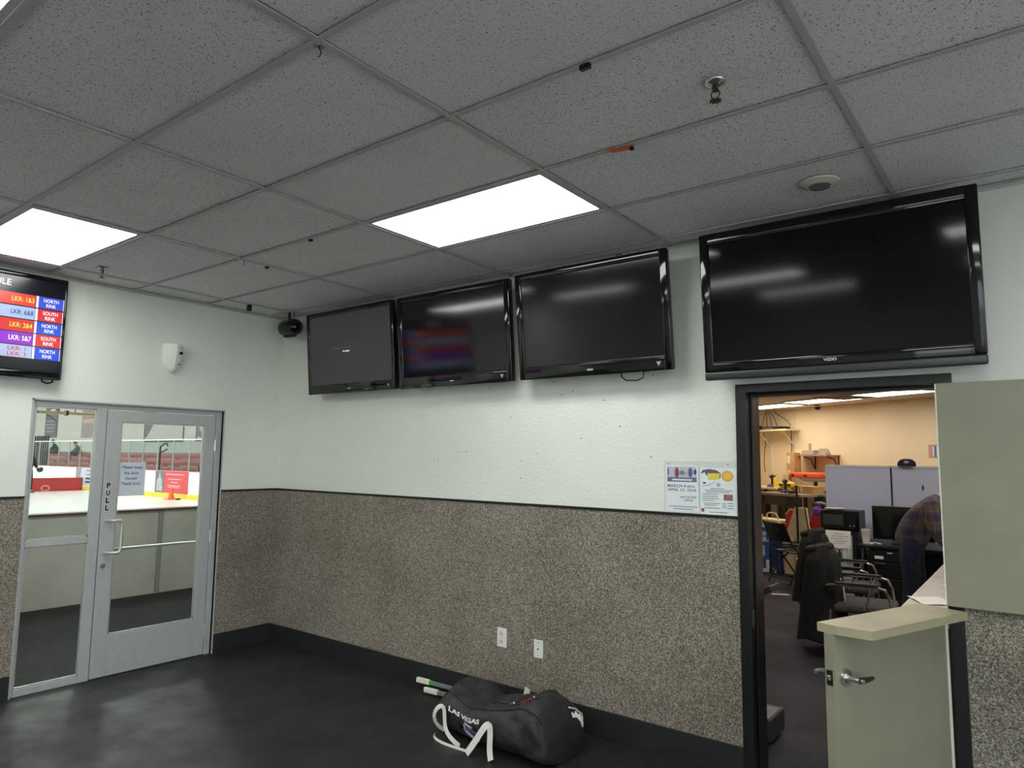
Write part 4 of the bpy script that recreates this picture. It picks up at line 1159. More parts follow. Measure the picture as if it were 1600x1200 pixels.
# folding chair
fc = thing('folding_chair', 'black plastic folding chair with cords on its seat', 'chair', (2.86, 6.30, 0), math.radians(142))
q = B(); q.loft([[(-0.215 + 0.43 * u, 0.215 + 0.03 * math.sin(PI * u) + 0.09 * v, 0.58 + 0.25 * v) for u in [k / 8 for k in range(9)]] + [(-0.215 + 0.43 * u, 0.225 + 0.03 * math.sin(PI * u) + 0.09 * v, 0.58 + 0.25 * v) for u in [k / 8 for k in range(8, -1, -1)]] for v in (0, 0.3, 0.7, 1)]); q.make('backrest', M_black, fc, True)
B().box(-0.21, 0.21, -0.22, 0.19, 0.425, 0.445, 0.008).make('seat', M_black, fc)
for s in (-0.225, 0.225):
    B().tube([(s, 0.32, 0.84), (s, 0.20, 0.56), (s, 0.06, 0.40), (s, -0.24, 0.01)], 0.013, 8).make('front_leg', M_steel_dk, fc, True)
    B().tube([(s, -0.14, 0.42), (s, 0.06, 0.30), (s, 0.26, 0.01)], 0.013, 8).make('rear_leg', M_steel_dk, fc, True)
for y, z in ((-0.20, 0.07), (0.22, 0.07)):
    B().cyl((-0.225, y, z), (0.225, y, z), 0.009, seg=8).make('crossbar', M_steel_dk, fc)
B().prism(rect(-0.08, -0.03, 0.74, 0.752), (0, 0.312, 0), X, Z, 0.001).make('badge', M_greyink, fc)
t = thing('cord_bundle', 'tangle of black cords lying on the folding chair', 'cords', (2.83, 6.33, 0.446))
for s in range(3):
    B().tube([(0.13 * math.cos(a * 2 + s) * (1 - 0.02 * a), 0.12 * math.sin(a * 1.7 + s * 2), 0.012 + 0.010 * a + 0.01 * s) for a in [k * 0.35 for k in range(20)]], 0.009, 6).make('cord', M_black, t, True)

# bucket
t = thing('bucket', 'tall orange bucket with a white rim beside the folding chair', 'bucket', (3.16, 5.92, 0))
q = B(); q.loft([[(r * math.cos(a), r * math.sin(a), z) for a in [2 * PI * k / 24 for k in range(24)]] for r, z in ((0.125, 0), (0.128, 0.01), (0.15, 0.36), (0.157, 0.36), (0.157, 0.375), (0.145, 0.375), (0.12, 0.02))]); q.make('pail', M_orange, t, True, 50)
B().tube([(0.156 * math.cos(a), 0.156 * math.sin(a), 0.385) for a in [2 * PI * k / 24 for k in range(24)]], 0.012, 6, closed=True).make('rim', M_white, t, True)
B().tube([(-0.15, 0, 0.36), (-0.12, -0.06, 0.46), (0, -0.09, 0.52), (0.12, -0.06, 0.46), (0.15, 0, 0.36)], 0.005, 6).make('bail', M_steel, t, True)
t = thing('floor_strip', 'short white strip lying on the office floor near the folding chair', 'strip', (2.95, 5.3, 0), 0.5)
B().box(-0.10, 0.10, -0.02, 0.02, 0, 0.012, 0.003).make('strip_body', M_white, t)
B().box(0.10, 0.13, -0.012, 0.012, 0.001, 0.009).make('strip_end', M_greyink, t)

# boxes on the floor
def carton(name, label, x, y, rz, a, b, c, m, marks):
    t = thing(name, label, 'box', (x, y, 0), rz)
    B().box(-a / 2, a / 2, -b / 2, b / 2, 0, c, 0.004).make('carton', m, t)
    for (x0, x1, z0, z1, mm) in marks:
        B().prism(rect(x0 * a / 2, x1 * a / 2, z0 * c, z1 * c), (0, -b / 2 - 0.001, 0), X, Z, 0.001).make('print', mm, t)
    B().box(-a / 2 - 0.0005, a / 2 + 0.0005, -0.03, 0.03, c - 0.0005, c + 0.001).make('packing_tape', M_offwhite, t)
    return t
c1_ = carton('blue_carton', 'tall bright blue and white carton beside the door jamb', 2.235, 7.05, math.radians(10), 0.135, 0.26, 0.70, M_blue, [(-1, 1, 0.96, 1.0, M_white), (-0.7, 0.9, 0.02, 0.10, M_white), (-0.8, 0.1, 0.36, 0.58, M_cream), (0.3, 1, 0.1, 0.28, M_white), (-1, 1, 0.66, 0.68, M_white)])
for dz in (0.58, 0.50):
    B().cyl((0, -0.131, dz), (0, -0.1325, dz), 0.035, seg=16).make('round_print', M_offwhite, c1_)
carton('navy_carton', 'shorter navy carton with white side between the blue carton and folding chair', 2.395, 7.10, math.radians(12), 0.14, 0.24, 0.50, M_navy, [(0.2, 0.6, 0.1, 0.6, M_blue), (-0.9, -0.2, 0.01, 0.16, M_white)])
carton('white_carton', 'white-faced carton tucked behind the folding chair', 2.555, 7.18, math.radians(12), 0.14, 0.26, 0.52, M_cream, [(-0.9, 0.9, 0.9, 0.96, M_white)])
carton('brown_carton', 'brown open cardboard carton behind the navy carton', 2.30, 7.52, math.radians(-22), 0.36, 0.24, 0.60, M_card, [(-0.2, 0.2, 0.4, 0.6, M_cream)])

# work bench, counter and what stands on them, laid out along the slanting wall
bn = thing('work_bench', 'dark wooden work bench with thick legs in the office corner', 'bench', W(1.88, 1.05), WR)
M_bench = mat('dark_stained_wood', (44, 36, 32), 0.5, var=0.25, scale=8)
B().box(-0.50, 0.50, -0.28, 0.34, 1.085, 1.125, 0.004).make('bench_top', mat('grey_bench_top', (150, 138, 122), 0.5), bn)
B().box(-0.47, 0.47, -0.26, -0.22, 0.93, 1.085).make('apron', M_bench, bn)
for x0, x1 in ((-0.48, -0.34), (0.16, 0.34)):
    B().box(x0, x1, -0.26, -0.14, 0, 1.085, 0.004).make('leg', M_bench, bn)
for x0 in (-0.48, 0.36):
    B().box(x0, x0 + 0.12, 0.20, 0.32, 0, 1.085, 0.004).make('leg', M_bench, bn)
B().box(-0.05, 0.05, -0.02, 0.02, 0, 1.15, 0.004, M=Matrix.Translation((-0.05, -0.05, 0.05)) @ Matrix.Rotation(0.75, 4, 'Y') @ Matrix.Translation((0, 0, 0.0))).make('brace', M_bench, bn)
kn = thing('bin', 'tall black bin standing beside the work bench', 'bin', W(2.56, 0.92), WR)
q = B(); q.loft([[(a * k_, b * k_, z) for a, b in ((-0.13, -0.15), (0.13, -0.15), (0.13, 0.15), (-0.13, 0.15))] for k_, z in ((0.85, 0), (1.0, 1.02), (1.06, 1.02), (1.06, 1.05), (0.97, 1.05), (0.82, 0.03))]); q.make('bin_body', M_black, kn)
B().box(-0.14, 0.14, -0.165, -0.155, 0.95, 0.99).make('bin_grip', M_shell, kn)
ct = thing('wall_counter', 'cream counter top along the office wall behind the work bench', 'counter', W(0.95, 0.50), WR)
B().box(-1.2, 0.35, -0.34, 0.46, 1.15, 1.185, 0.004).make('counter_top', M_cream, ct)
for x0 in (-1.0, -0.1, 0.25):
    B().box(x0, x0 + 0.05, -0.25, -0.20, 0, 1.15).make('leg', M_steel_dk, ct)
    B().box(x0, x0 + 0.05, 0.36, 0.41, 0, 1.15).make('leg', M_steel_dk, ct)
def scanner(label, s, tt, z):
    t = thing('barcode_scanner', label, 'scanner', W(s, tt, z), WR, group='barcode scanners on blue stands')
    q = B(); q.loft([[(a * k_, b * k_, zz) for a, b in ((-0.07, -0.06), (0.07, -0.06), (0.07, 0.06), (-0.07, 0.06))] for k_, zz in ((1, 0), (1, 0.02), (0.75, 0.05), (0.5, 0.055))]); q.make('stand_base', mat('slate_blue_plastic', (70, 84, 138), 0.5), t)
    B().tube([(0, 0, 0.05), (0.005, 0, 0.12), (0.0, 0, 0.17)], [0.022, 0.018, 0.022], 10).make('handle', M_black, t, True)
    q = B(); q.sphere((0, -0.01, 0.20), 0.042, 14, 10, (1, 1.3, 0.85)); q.make('scan_head', M_black, t, True)
    B().sphere((0.006, -0.060, 0.205), 0.015, 10, 8).make('scan_window', M_greyink, t, True)
scanner('barcode scanner on a blue stand upon the cream counter', 1.03, 0.70, 1.185)
scanner('barcode scanner on a blue stand upon the work bench', 1.80, 1.10, 1.125)
def yellow_case(label, s, tt, z, rz, a=0.30):
    t = thing('tool_case', label, 'case', W(s, tt, z), WR + rz, group='yellow tool cases')
    B().box(-a / 2, a / 2, -0.10, 0.10, 0, 0.085, 0.02, seg=3).make('case_shell', M_yellow, t, True)
    B().box(-a / 2 + 0.02, -a / 2 + 0.08, -0.108, -0.10, 0.03, 0.06).make('latch', M_black, t)
    B().box(a / 2 - 0.08, a / 2 - 0.02, -0.108, -0.10, 0.03, 0.06).make('latch', M_black, t)
    B().tube([(-0.06, -0.10, 0.05), (-0.05, -0.14, 0.05), (0.05, -0.14, 0.05), (0.06, -0.10, 0.05)], 0.010, 6).make('handle', M_black, t, True)
yellow_case('lower yellow tool case stacked on the work bench', 1.66, 0.92, 1.125, 0.0)
yellow_case('upper yellow tool case on top of the stack on the work bench', 1.69, 0.92, 1.212, 0.1, 0.28)
t = thing('yellow_bottle', 'small yellow squeeze bottle on the cream counter', 'bottle', W(1.14, 0.72, 1.185), WR)
q = B(); q.loft([[(r * math.cos(a), r * math.sin(a), z) for a in [2 * PI * k / 14 for k in range(14)]] for r, z in ((0.035, 0), (0.038, 0.02), (0.038, 0.12), (0.015, 0.16), (0.012, 0.20))]); q.make('bottle_body', M_yellow, t, True)
B().cyl((0, 0, 0.20), (0, 0, 0.22), 0.014, seg=10).make('bottle_cap', M_black, t)
t = thing('cream_jug', 'cream plastic jug between the counter and the yellow cases', 'jug', W(1.26, 0.55, 1.185), WR)
q = B(); q.loft([[(r * math.cos(a), r * math.sin(a), z) for a in [2 * PI * k / 18 for k in range(18)]] for r, z in ((0.055, 0), (0.06, 0.02), (0.075, 0.22), (0.078, 0.235), (0.072, 0.235), (0.055, 0.03))]); q.make('jug_body', M_cream, t, True)
B().tube([(0.07, 0, 0.20), (0.11, 0, 0.18), (0.11, 0, 0.10), (0.065, 0, 0.07)], 0.008, 6).make('jug_handle', M_cream, t, True)
t = thing('tall_carton', 'tall narrow cardboard carton standing on the cream counter', 'box', W(1.16, 0.30, 1.185), WR)
B().box(-0.10, 0.10, -0.08, 0.08, 0, 0.64, 0.004).make('carton', M_card, t)
for z0, z1 in ((0.44, 0.58), (0.16, 0.32)):
    B().prism(rect(-0.08, 0.0, z0, z1), (0, -0.081, 0), X, Z, 0.001).make('shipping_label', M_cream, t)
t = thing('flat_carton', 'low cardboard carton with its flap up on the work bench', 'box', W(2.08, 0.86, 1.125), WR)
B().box(-0.22, 0.22, -0.13, 0.13, 0, 0.125, 0.004).make('carton', M_card, t)
q = B(); q.prism([(-0.22, 0.125), (0.16, 0.135), (-0.20, 0.27)], (0, -0.10, 0), X, Z, -0.006); q.make('flap', M_cream, t)
for x0 in (-0.14, -0.05):
    B().prism(rect(x0, x0 + 0.04, 0.02, 0.11), (0, -0.131, 0), X, Z, 0.001).make('print', M_offwhite, t)
t = thing('black_block', 'small black charger block on the front of the work bench', 'charger', W(2.03, 1.22, 1.125), WR)
B().box(-0.075, 0.075, -0.05, 0.05, 0, 0.05, 0.006).make('charger_body', M_black, t)
B().box(-0.03, 0.03, -0.053, -0.05, 0.01, 0.02).make('charger_light', M_white, t)
# grey rack with orange case
rk = thing('grey_rack', 'grey metal rack carrying the orange case in the office', 'rack', W(1.95, 0.42), WR)
M_rack = mat('grey_rack_steel', (128, 124, 114), 0.5, metal=0.3)
B().box(-0.40, 0.62, -0.24, 0.22, 1.32, 1.372, 0.004).make('rack_shelf', M_rack, rk)
for x0 in (-0.38, 0.56):
    for y0 in (-0.22, 0.17):
        B().box(x0, x0 + 0.04, y0, y0 + 0.04, 0, 1.32).make('post', M_rack, rk)
B().box(0.05, 0.09, -0.24, -0.20, 0, 1.32).make('post', M_black, rk)
B().tube([(0.09, -0.22, 0.95), (0.42, -0.22, 1.32)], 0.012, 6).make('brace', M_black, rk)
t = thing('orange_case', 'flat orange hard case lying on the grey rack', 'case', W(1.70, 0.42, 1.372), WR)
q = B(); q.box(-0.36, 0.36, -0.19, 0.19, 0, 0.10, 0.03, seg=3); q.make('case_shell', M_orange, t, True)
for x0 in (-0.28, 0.02):
    B().box(x0, x0 + 0.07, -0.198, -0.19, 0.03, 0.06).make('latch', M_black, t)
t = thing('grey_radio', 'grey box with a dark front on the rack beside the partition', 'box', W(2.30, 0.40, 1.372), WR)
B().box(-0.10, 0.20, -0.12, 0.12, 0, 0.13, 0.006).make('radio_case', M_rack, t)
B().prism(rect(-0.08, 0.18, 0.03, 0.11), (0, -0.121, 0), X, Z, 0.001).make('radio_front', M_shell, t)
t = thing('tube_bundle', 'bundle of pale rods lying on the rack end below the orange case', 'rods', W(1.48, 0.62, 1.21), WR)
for k in range(3):
    B().tube([(-0.14, 0.02 * k, 0.10 - 0.01 * k), (0.24, -0.03 + 0.02 * k, 0.02 + 0.012 * k)], 0.012, 6).make('rod', (M_offwhite, M_steel_dk, M_cream)[k], t)
t = thing('stand_pole', 'thin black stand pole in front of the work bench', 'pole', W(3.20, 2.18), WR)
B().cyl((0, 0, 0), (0, 0, 1.28), 0.016, seg=10).make('pole', M_black, t)
B().cyl((0, 0, 0), (0, 0, 0.02), 0.13, seg=20).make('pole_base', M_black, t)
B().cyl((0, 0, 1.28), (0, 0, 1.31), 0.022, seg=10).make('pole_cap', M_steel_dk, t)
t = thing('black_bag', 'rounded black bag hanging behind the partition edge', 'bag', W(2.66, 1.18, 0.90), WR)
q = B(); q.sphere((0, 0, 0.06), 0.16, 18, 10, (1, 0.6, 0.5)); q.make('bag_body', M_black, t, True)
B().tube([(-0.10, 0, 0.12), (-0.05, 0, 0.22), (0.05, 0, 0.22), (0.10, 0, 0.12)], 0.010, 6).make('bag_strap', M_black, t, True)
t = thing('purple_ball', 'purple cloth bundle tucked at the partition edge', 'bundle', W(2.85, 1.45, 0.90), WR)
q = B(); q.sphere((0, 0, 0), 0.085, 16, 10, (1, 0.8, 0.9)); q.make('bundle_body', mat('purple_cloth', (104, 48, 160), 0.8), t, True)
B().tube([(0, 0, 0.06), (0.03, 0, 0.11), (0.06, 0, 0.07)], 0.012, 6).make('bundle_tie', mat('purple_cloth', (104, 48, 160), 0.8), t, True)
t = thing('leaning_board', 'large cream board leaning diagonally behind the folding chair', 'board', W(2.95, 1.98), WR)
q = B(); q.prism([(-0.44, 0.02), (0.16, 0.02), (0.30, 0.62), (0.24, 0.98), (0.02, 0.98)], (0, 0, 0), X, Z, 0.03); q.make('board_sheet', M_cream, t)
B().tube([(0.16, -0.04, 0.02), (0.30, -0.04, 0.62), (0.24, -0.04, 0.98)], 0.010, 6).make('board_edge', M_steel_dk, t)
def red_chair(label, s, tt, rz):
    t = thing('red_folding_chair', label, 'chair', W(s, tt), WR + rz, group='red folding chairs leaning together')
    B().tube([(-0.22, 0.25, 0.01), (-0.215, 0.05, 0.66), (-0.17, 0.0, 0.83), (-0.08, -0.02, 0.90), (0.08, -0.02, 0.90), (0.17, 0.0, 0.83), (0.215, 0.05, 0.66), (0.22, 0.25, 0.01)], 0.016, 8).make('frame_tube', mat('pink_enamel', (206, 140, 136), 0.4), t, True)
    q = B(); q.prism([(-0.18, 0.60), (0.18, 0.60), (0.17, 0.80), (0.08, 0.88), (-0.08, 0.88), (-0.17, 0.80)], (0, 0.0, 0), X, Z, 0.02); q.make('backrest', M_red, t)
    B().box(-0.18, 0.18, -0.02, 0.02, 0.18, 0.55, 0.008, M=Matrix.Translation((0, 0.08, 0)) @ Matrix.Rotation(0.25, 4, 'X')).make('seat', M_red, t)
    B().tube([(-0.19, -0.02, 0.52), (-0.19, -0.14, 0.01)], 0.014, 8).make('leg', mat('pink_enamel', (206, 140, 136), 0.4), t)
    B().tube([(0.19, -0.02, 0.52), (0.19, -0.14, 0.01)], 0.014, 8).make('leg', mat('pink_enamel', (206, 140, 136), 0.4), t)
red_chair('red folding chair in front of the work bench, nearest the cart', 2.56, 1.62, 0.1)
red_chair('red folding chair in the middle of the three beside the bench leg', 2.88, 1.45, -0.1)
red_chair('red folding chair nearest the leaning cream board', 3.22, 1.22, -0.1)
t = thing('tray_cart', 'cream cart with curved tube handles in front of the bench', 'cart', W(2.02, 1.62), WR)
B().box(-0.32, 0.32, -0.16, 0.16, 0.62, 0.72, 0.01).make('cart_tray', M_cream, t)
for x0 in (-0.22, 0.14):
    B().tube([(x0 - 0.13, -0.10, 0.72), (x0 - 0.12, -0.10, 0.80), (x0 - 0.06, -0.10, 0.83), (x0 + 0.08, -0.10, 0.82), (x0 + 0.13, -0.10, 0.76), (x0 + 0.14, -0.10, 0.70)], 0.012, 6).make('tube_handle', M_cream, t, True)
for x0 in (-0.29, 0.29):
    for y0 in (-0.13, 0.13):
        B().cyl((x0, y0, 0), (x0, y0, 0.62), 0.014, seg=8).make('leg', M_cream, t)
# wall shelves
sh = thing('router_shelf', 'cream wall shelf high in the office corner carrying network boxes', 'shelf', W(0.55, 0.0, 2.24), WR)
B().box(-0.75, 0.48, -0.34, 0, 0.0, 0.03).make('shelf_board', M_cream, sh)
for x0 in (-0.30, 0.34):
    B().tube([(x0, -0.02, -0.28), (x0, -0.30, 0.0)], 0.012, 6).make('bracket', M_offwhite, sh)
    B().box(x0 - 0.015, x0 + 0.015, -0.012, 0, -1.0, 0.38).make('shelf_standard', M_offwhite, sh)
t = thing('network_switch', 'flat black network box on the high office shelf', 'network box', W(0.60, 0.18, 2.27), WR)
B().box(-0.30, 0.24, -0.12, 0.12, 0, 0.055, 0.004).make('switch_case', M_black, t)
for k in range(6):
    B().box(-0.25 + 0.05 * k, -0.22 + 0.05 * k, -0.122, -0.12, 0.015, 0.035).make('port', M_greyink, t)
t = thing('network_router', 'small black router on the high shelf at the door jamb', 'router', W(0.16, 0.20, 2.27), WR)
B().box(-0.15, 0.10, -0.10, 0.10, 0, 0.05, 0.012, seg=3).make('router_case', M_black, t)
q = B(); q.sphere((-0.02, 0, 0.06), 0.06, 12, 8, (1.2, 0.8, 0.6)); q.make('cable_coil', M_black, t, True)
for k, (s0, s1, zz) in enumerate(((0.20, 0.30, 2.33), (0.34, 0.32, 2.33), (0.48, 0.36, 2.33), (0.62, 0.42, 2.33), (0.98, 0.50, 2.33))):
    t = thing('hanging_cable', ['cable at the door jamb', 'second cable from the door jamb', 'middle cable', 'second cable from the shelf end', 'long arching cable'][k] + ' running from the office ceiling to the high shelf', 'cable', W(s1, 0.16, OH), WR, group='cables above the high office shelf')
    B().tube([(0, 0, 0.0), ((s0 - s1) * 0.25, 0, -0.08), ((s0 - s1) * 0.8, -0.01, -0.22), (s0 - s1, -0.01, zz - OH)], 0.006, 6).make('cord', M_shell, t, True)
t = thing('dangling_cable', 'long dark cable hanging below the high office shelf', 'cable', W(0.86, 0.06, 2.24), WR)
B().tube([(0, 0, 0), (0.005, 0, -0.3), (-0.015, 0, -0.55), (-0.01, 0, -0.62)], 0.008, 6).make('cord', M_shell, t, True)
B().box(-0.02, 0.0, -0.01, 0.01, -0.66, -0.62).make('plug', M_shell, t)
t = thing('tied_cable', 'knotted dark cable hanging beside the door jamb in the office', 'cable', W(0.10, 0.06, 2.24), WR)
B().tube([(0, 0, 0), (0.05, 0, -0.17), (0.06, 0, -0.22), (0.02, 0, -0.40), (0.0, 0, -0.62), (0.03, 0, -0.80)], 0.007, 6).make('cord', M_shell, t, True)
B().box(0.05, 0.10, -0.01, 0.02, -0.20, -0.17).make('tie', M_shell, t)
s2_ = thing('wall_shelf', 'small wooden wall shelf with brackets over the orange case', 'shelf', W(1.50, 0.0, 1.76), WR)
B().box(-0.42, 0.46, -0.30, 0, 0, 0.022).make('shelf_board', mat('brown_shelf', (150, 118, 96), 0.6), s2_)
for x0 in (-0.12, 0.42):
    B().tube([(x0, -0.02, -0.22), (x0, -0.10, -0.06), (x0, -0.26, -0.01)], 0.010, 6).make('bracket', M_steel_dk, s2_)
    B().box(x0 - 0.01, x0 + 0.01, -0.012, 0, -0.24, 0).make('bracket_plate', M_steel_dk, s2_)
M_clr = mat('grey_equipment', (168, 160, 148), 0.4)
t = thing('desk_phone', 'grey desk phone at the end of the small wall shelf', 'phone', W(1.78, 0.20, 1.782), WR)
q = B(); q.prism([(-0.12, 0), (0.10, 0), (0.10, 0.04), (0.04, 0.11), (-0.04, 0.11)], (0, 0.06, 0), X, Z, 0.12); q.make('phone_body', M_clr, t)
B().box(-0.11, -0.05, -0.065, 0.05, 0.03, 0.06, 0.008).make('handset', M_rack, t)
t = thing('router_box', 'grey equipment box with an upright antenna on the small wall shelf', 'router', W(1.50, 0.20, 1.782), WR)
B().box(-0.12, 0.12, -0.08, 0.08, 0, 0.085, 0.006).make('case', M_clr, t)
B().box(-0.06, -0.02, -0.02, 0.02, 0.085, 0.21, 0.004).make('antenna', M_clr, t)
t = thing('small_box', 'small pale box at the near end of the wall shelf', 'box', W(1.22, 0.18, 1.782), WR)
B().box(-0.07, 0.07, -0.06, 0.06, 0, 0.08, 0.005).make('carton', M_cream, t)
B().box(-0.071, 0.071, -0.02, 0.02, 0.079, 0.082).make('packing_tape', M_offwhite, t)
t = thing('wall_notice', 'small pink and grey notice on the office wall next to the open upper leaf', 'notice', W(3.74, 0.0, 1.74), WR)
B().prism(rect(-0.09, 0.14, 0, 0.20), (0, -0.001, 0), X, Z, 0.001).make('paper', M_greyink, t)
B().prism(rect(-0.08, -0.04, 0.01, 0.19), (0, -0.0025, 0), X, Z, 0.001).make('pink_band', mat('pink_print', (226, 150, 130), 0.7), t)
for k in range(4):
    B().prism(rect(-0.02 + 0.035 * k, 0.0 + 0.035 * k, 0.02, 0.18), (0, -0.0025, 0), X, Z, 0.001).make('stripe', M_pt if k % 2 else M_paper, t)

# black stand just inside the jamb
t = thing('platform_stand', 'black upright stand with a tilted head and grey foot just inside the jamb', 'stand', (4.10, 0.72, 0))
B().box(-0.16, 0.21, -0.22, 0.06, 0.02, 0.15, 0.01).make('foot', mat('grey_black_plastic', (58, 58, 62), 0.5), t)
B().box(0.05, 0.20, -0.225, 0.0, 0.15, 0.156).make('tread', mat('grey_tread', (120, 118, 126), 0.6), t)
for a in (-0.12, 0.14):
    B().cyl((a, -0.18, 0.0), (a, -0.18, 0.02), 0.02, seg=10).make('pad', M_black, t)
B().cyl((-0.06, 0.0, 0.15), (-0.06, 0.0, 0.76), 0.025, seg=12).make('post', M_black, t)
B().box(-0.16, 0.16, -0.10, 0.10, -0.018, 0.018, 0.005, M=Matrix.Translation((0.02, 0.10, 0.80)) @ Matrix.Rotation(-0.45, 4, 'Y')).make('head', M_black, t)
B().box(0.02, 0.10, -0.09, -0.03, 0.019, 0.022, M=Matrix.Translation((0.02, 0.10, 0.80)) @ Matrix.Rotation(-0.45, 4, 'Y')).make('display', M_greyink, t)

# ------------------------------------------------------------------ people
M_skin = mat('skin', (196, 150, 122), 0.55)
M_jeans = mat('dark_jeans', (34, 42, 62), 0.85, var=0.25, scale=18, bump=0.5, bscale=16, bdist=0.02)
M_hair = mat('dark_hair', (34, 28, 26), 0.7)
def hand(parent, base, fwd, side, up, m, name='hand', curl=0.5):
    """palm with five separate fingers"""
    base, fwd, side, up = Vector(base), Vector(fwd).normalized(), Vector(side).normalized(), Vector(up).normalized()
    vs, es, rs = [base, base + fwd * 0.045, base + fwd * 0.085], [(0, 1), (1, 2)], [(0.028, 0.016), (0.036, 0.015), (0.034, 0.013)]
    for k, (off, ln) in enumerate(((-0.030, 0.060), (-0.010, 0.075), (0.011, 0.070), (0.031, 0.055))):
        i = len(vs)
        a = base + fwd * 0.088 + side * off
        vs += [a, a + fwd * ln * 0.5 - up * 0.010 * curl, a + fwd * ln * (1 - 0.2 * curl) - up * 0.035 * curl]
        es += [(2, i), (i, i + 1), (i + 1, i + 2)]
        rs += [0.0095, 0.0085, 0.007]
    i = len(vs)
    vs += [base + fwd * 0.035 - side * 0.035, base + fwd * 0.070 - side * 0.058 - up * 0.012, base + fwd * 0.095 - side * 0.062 - up * 0.022]
    es += [(1, i), (i, i + 1), (i + 1, i + 2)]
    rs += [0.012, 0.010, 0.008]
    return vs, es, rs

def head(parent, c, fwd, r, m_skin, m_hair, cap=None):
    """head with nose, ears, eyes, mouth and hair; returns nothing"""
    c, fwd = Vector(c), Vector(fwd).normalized()
    q_ = fwd.to_track_quat('-Y', 'Z').to_matrix().to_4x4()
    Mh = Matrix.Translation(c) @ q_
    q = B()
    q.sphere((0, 0, 0), r, 24, 18, (0.80, 0.95, 1.18), M=Mh)
    q.sphere((0, -r * 0.25, -r * 0.62), r * 0.62, 16, 12, (0.85, 0.95, 0.8), M=Mh)
    q.sphere((0, -r * 0.98, -r * 0.16), r * 0.15, 10, 8, (0.8, 1.2, 1.4), M=Mh)
    for s in (-1, 1):
        q.sphere((s * r * 0.80, r * 0.05, -r * 0.12), r * 0.22, 10, 8, (0.35, 0.7, 1.1), M=Mh)
    return q, Mh

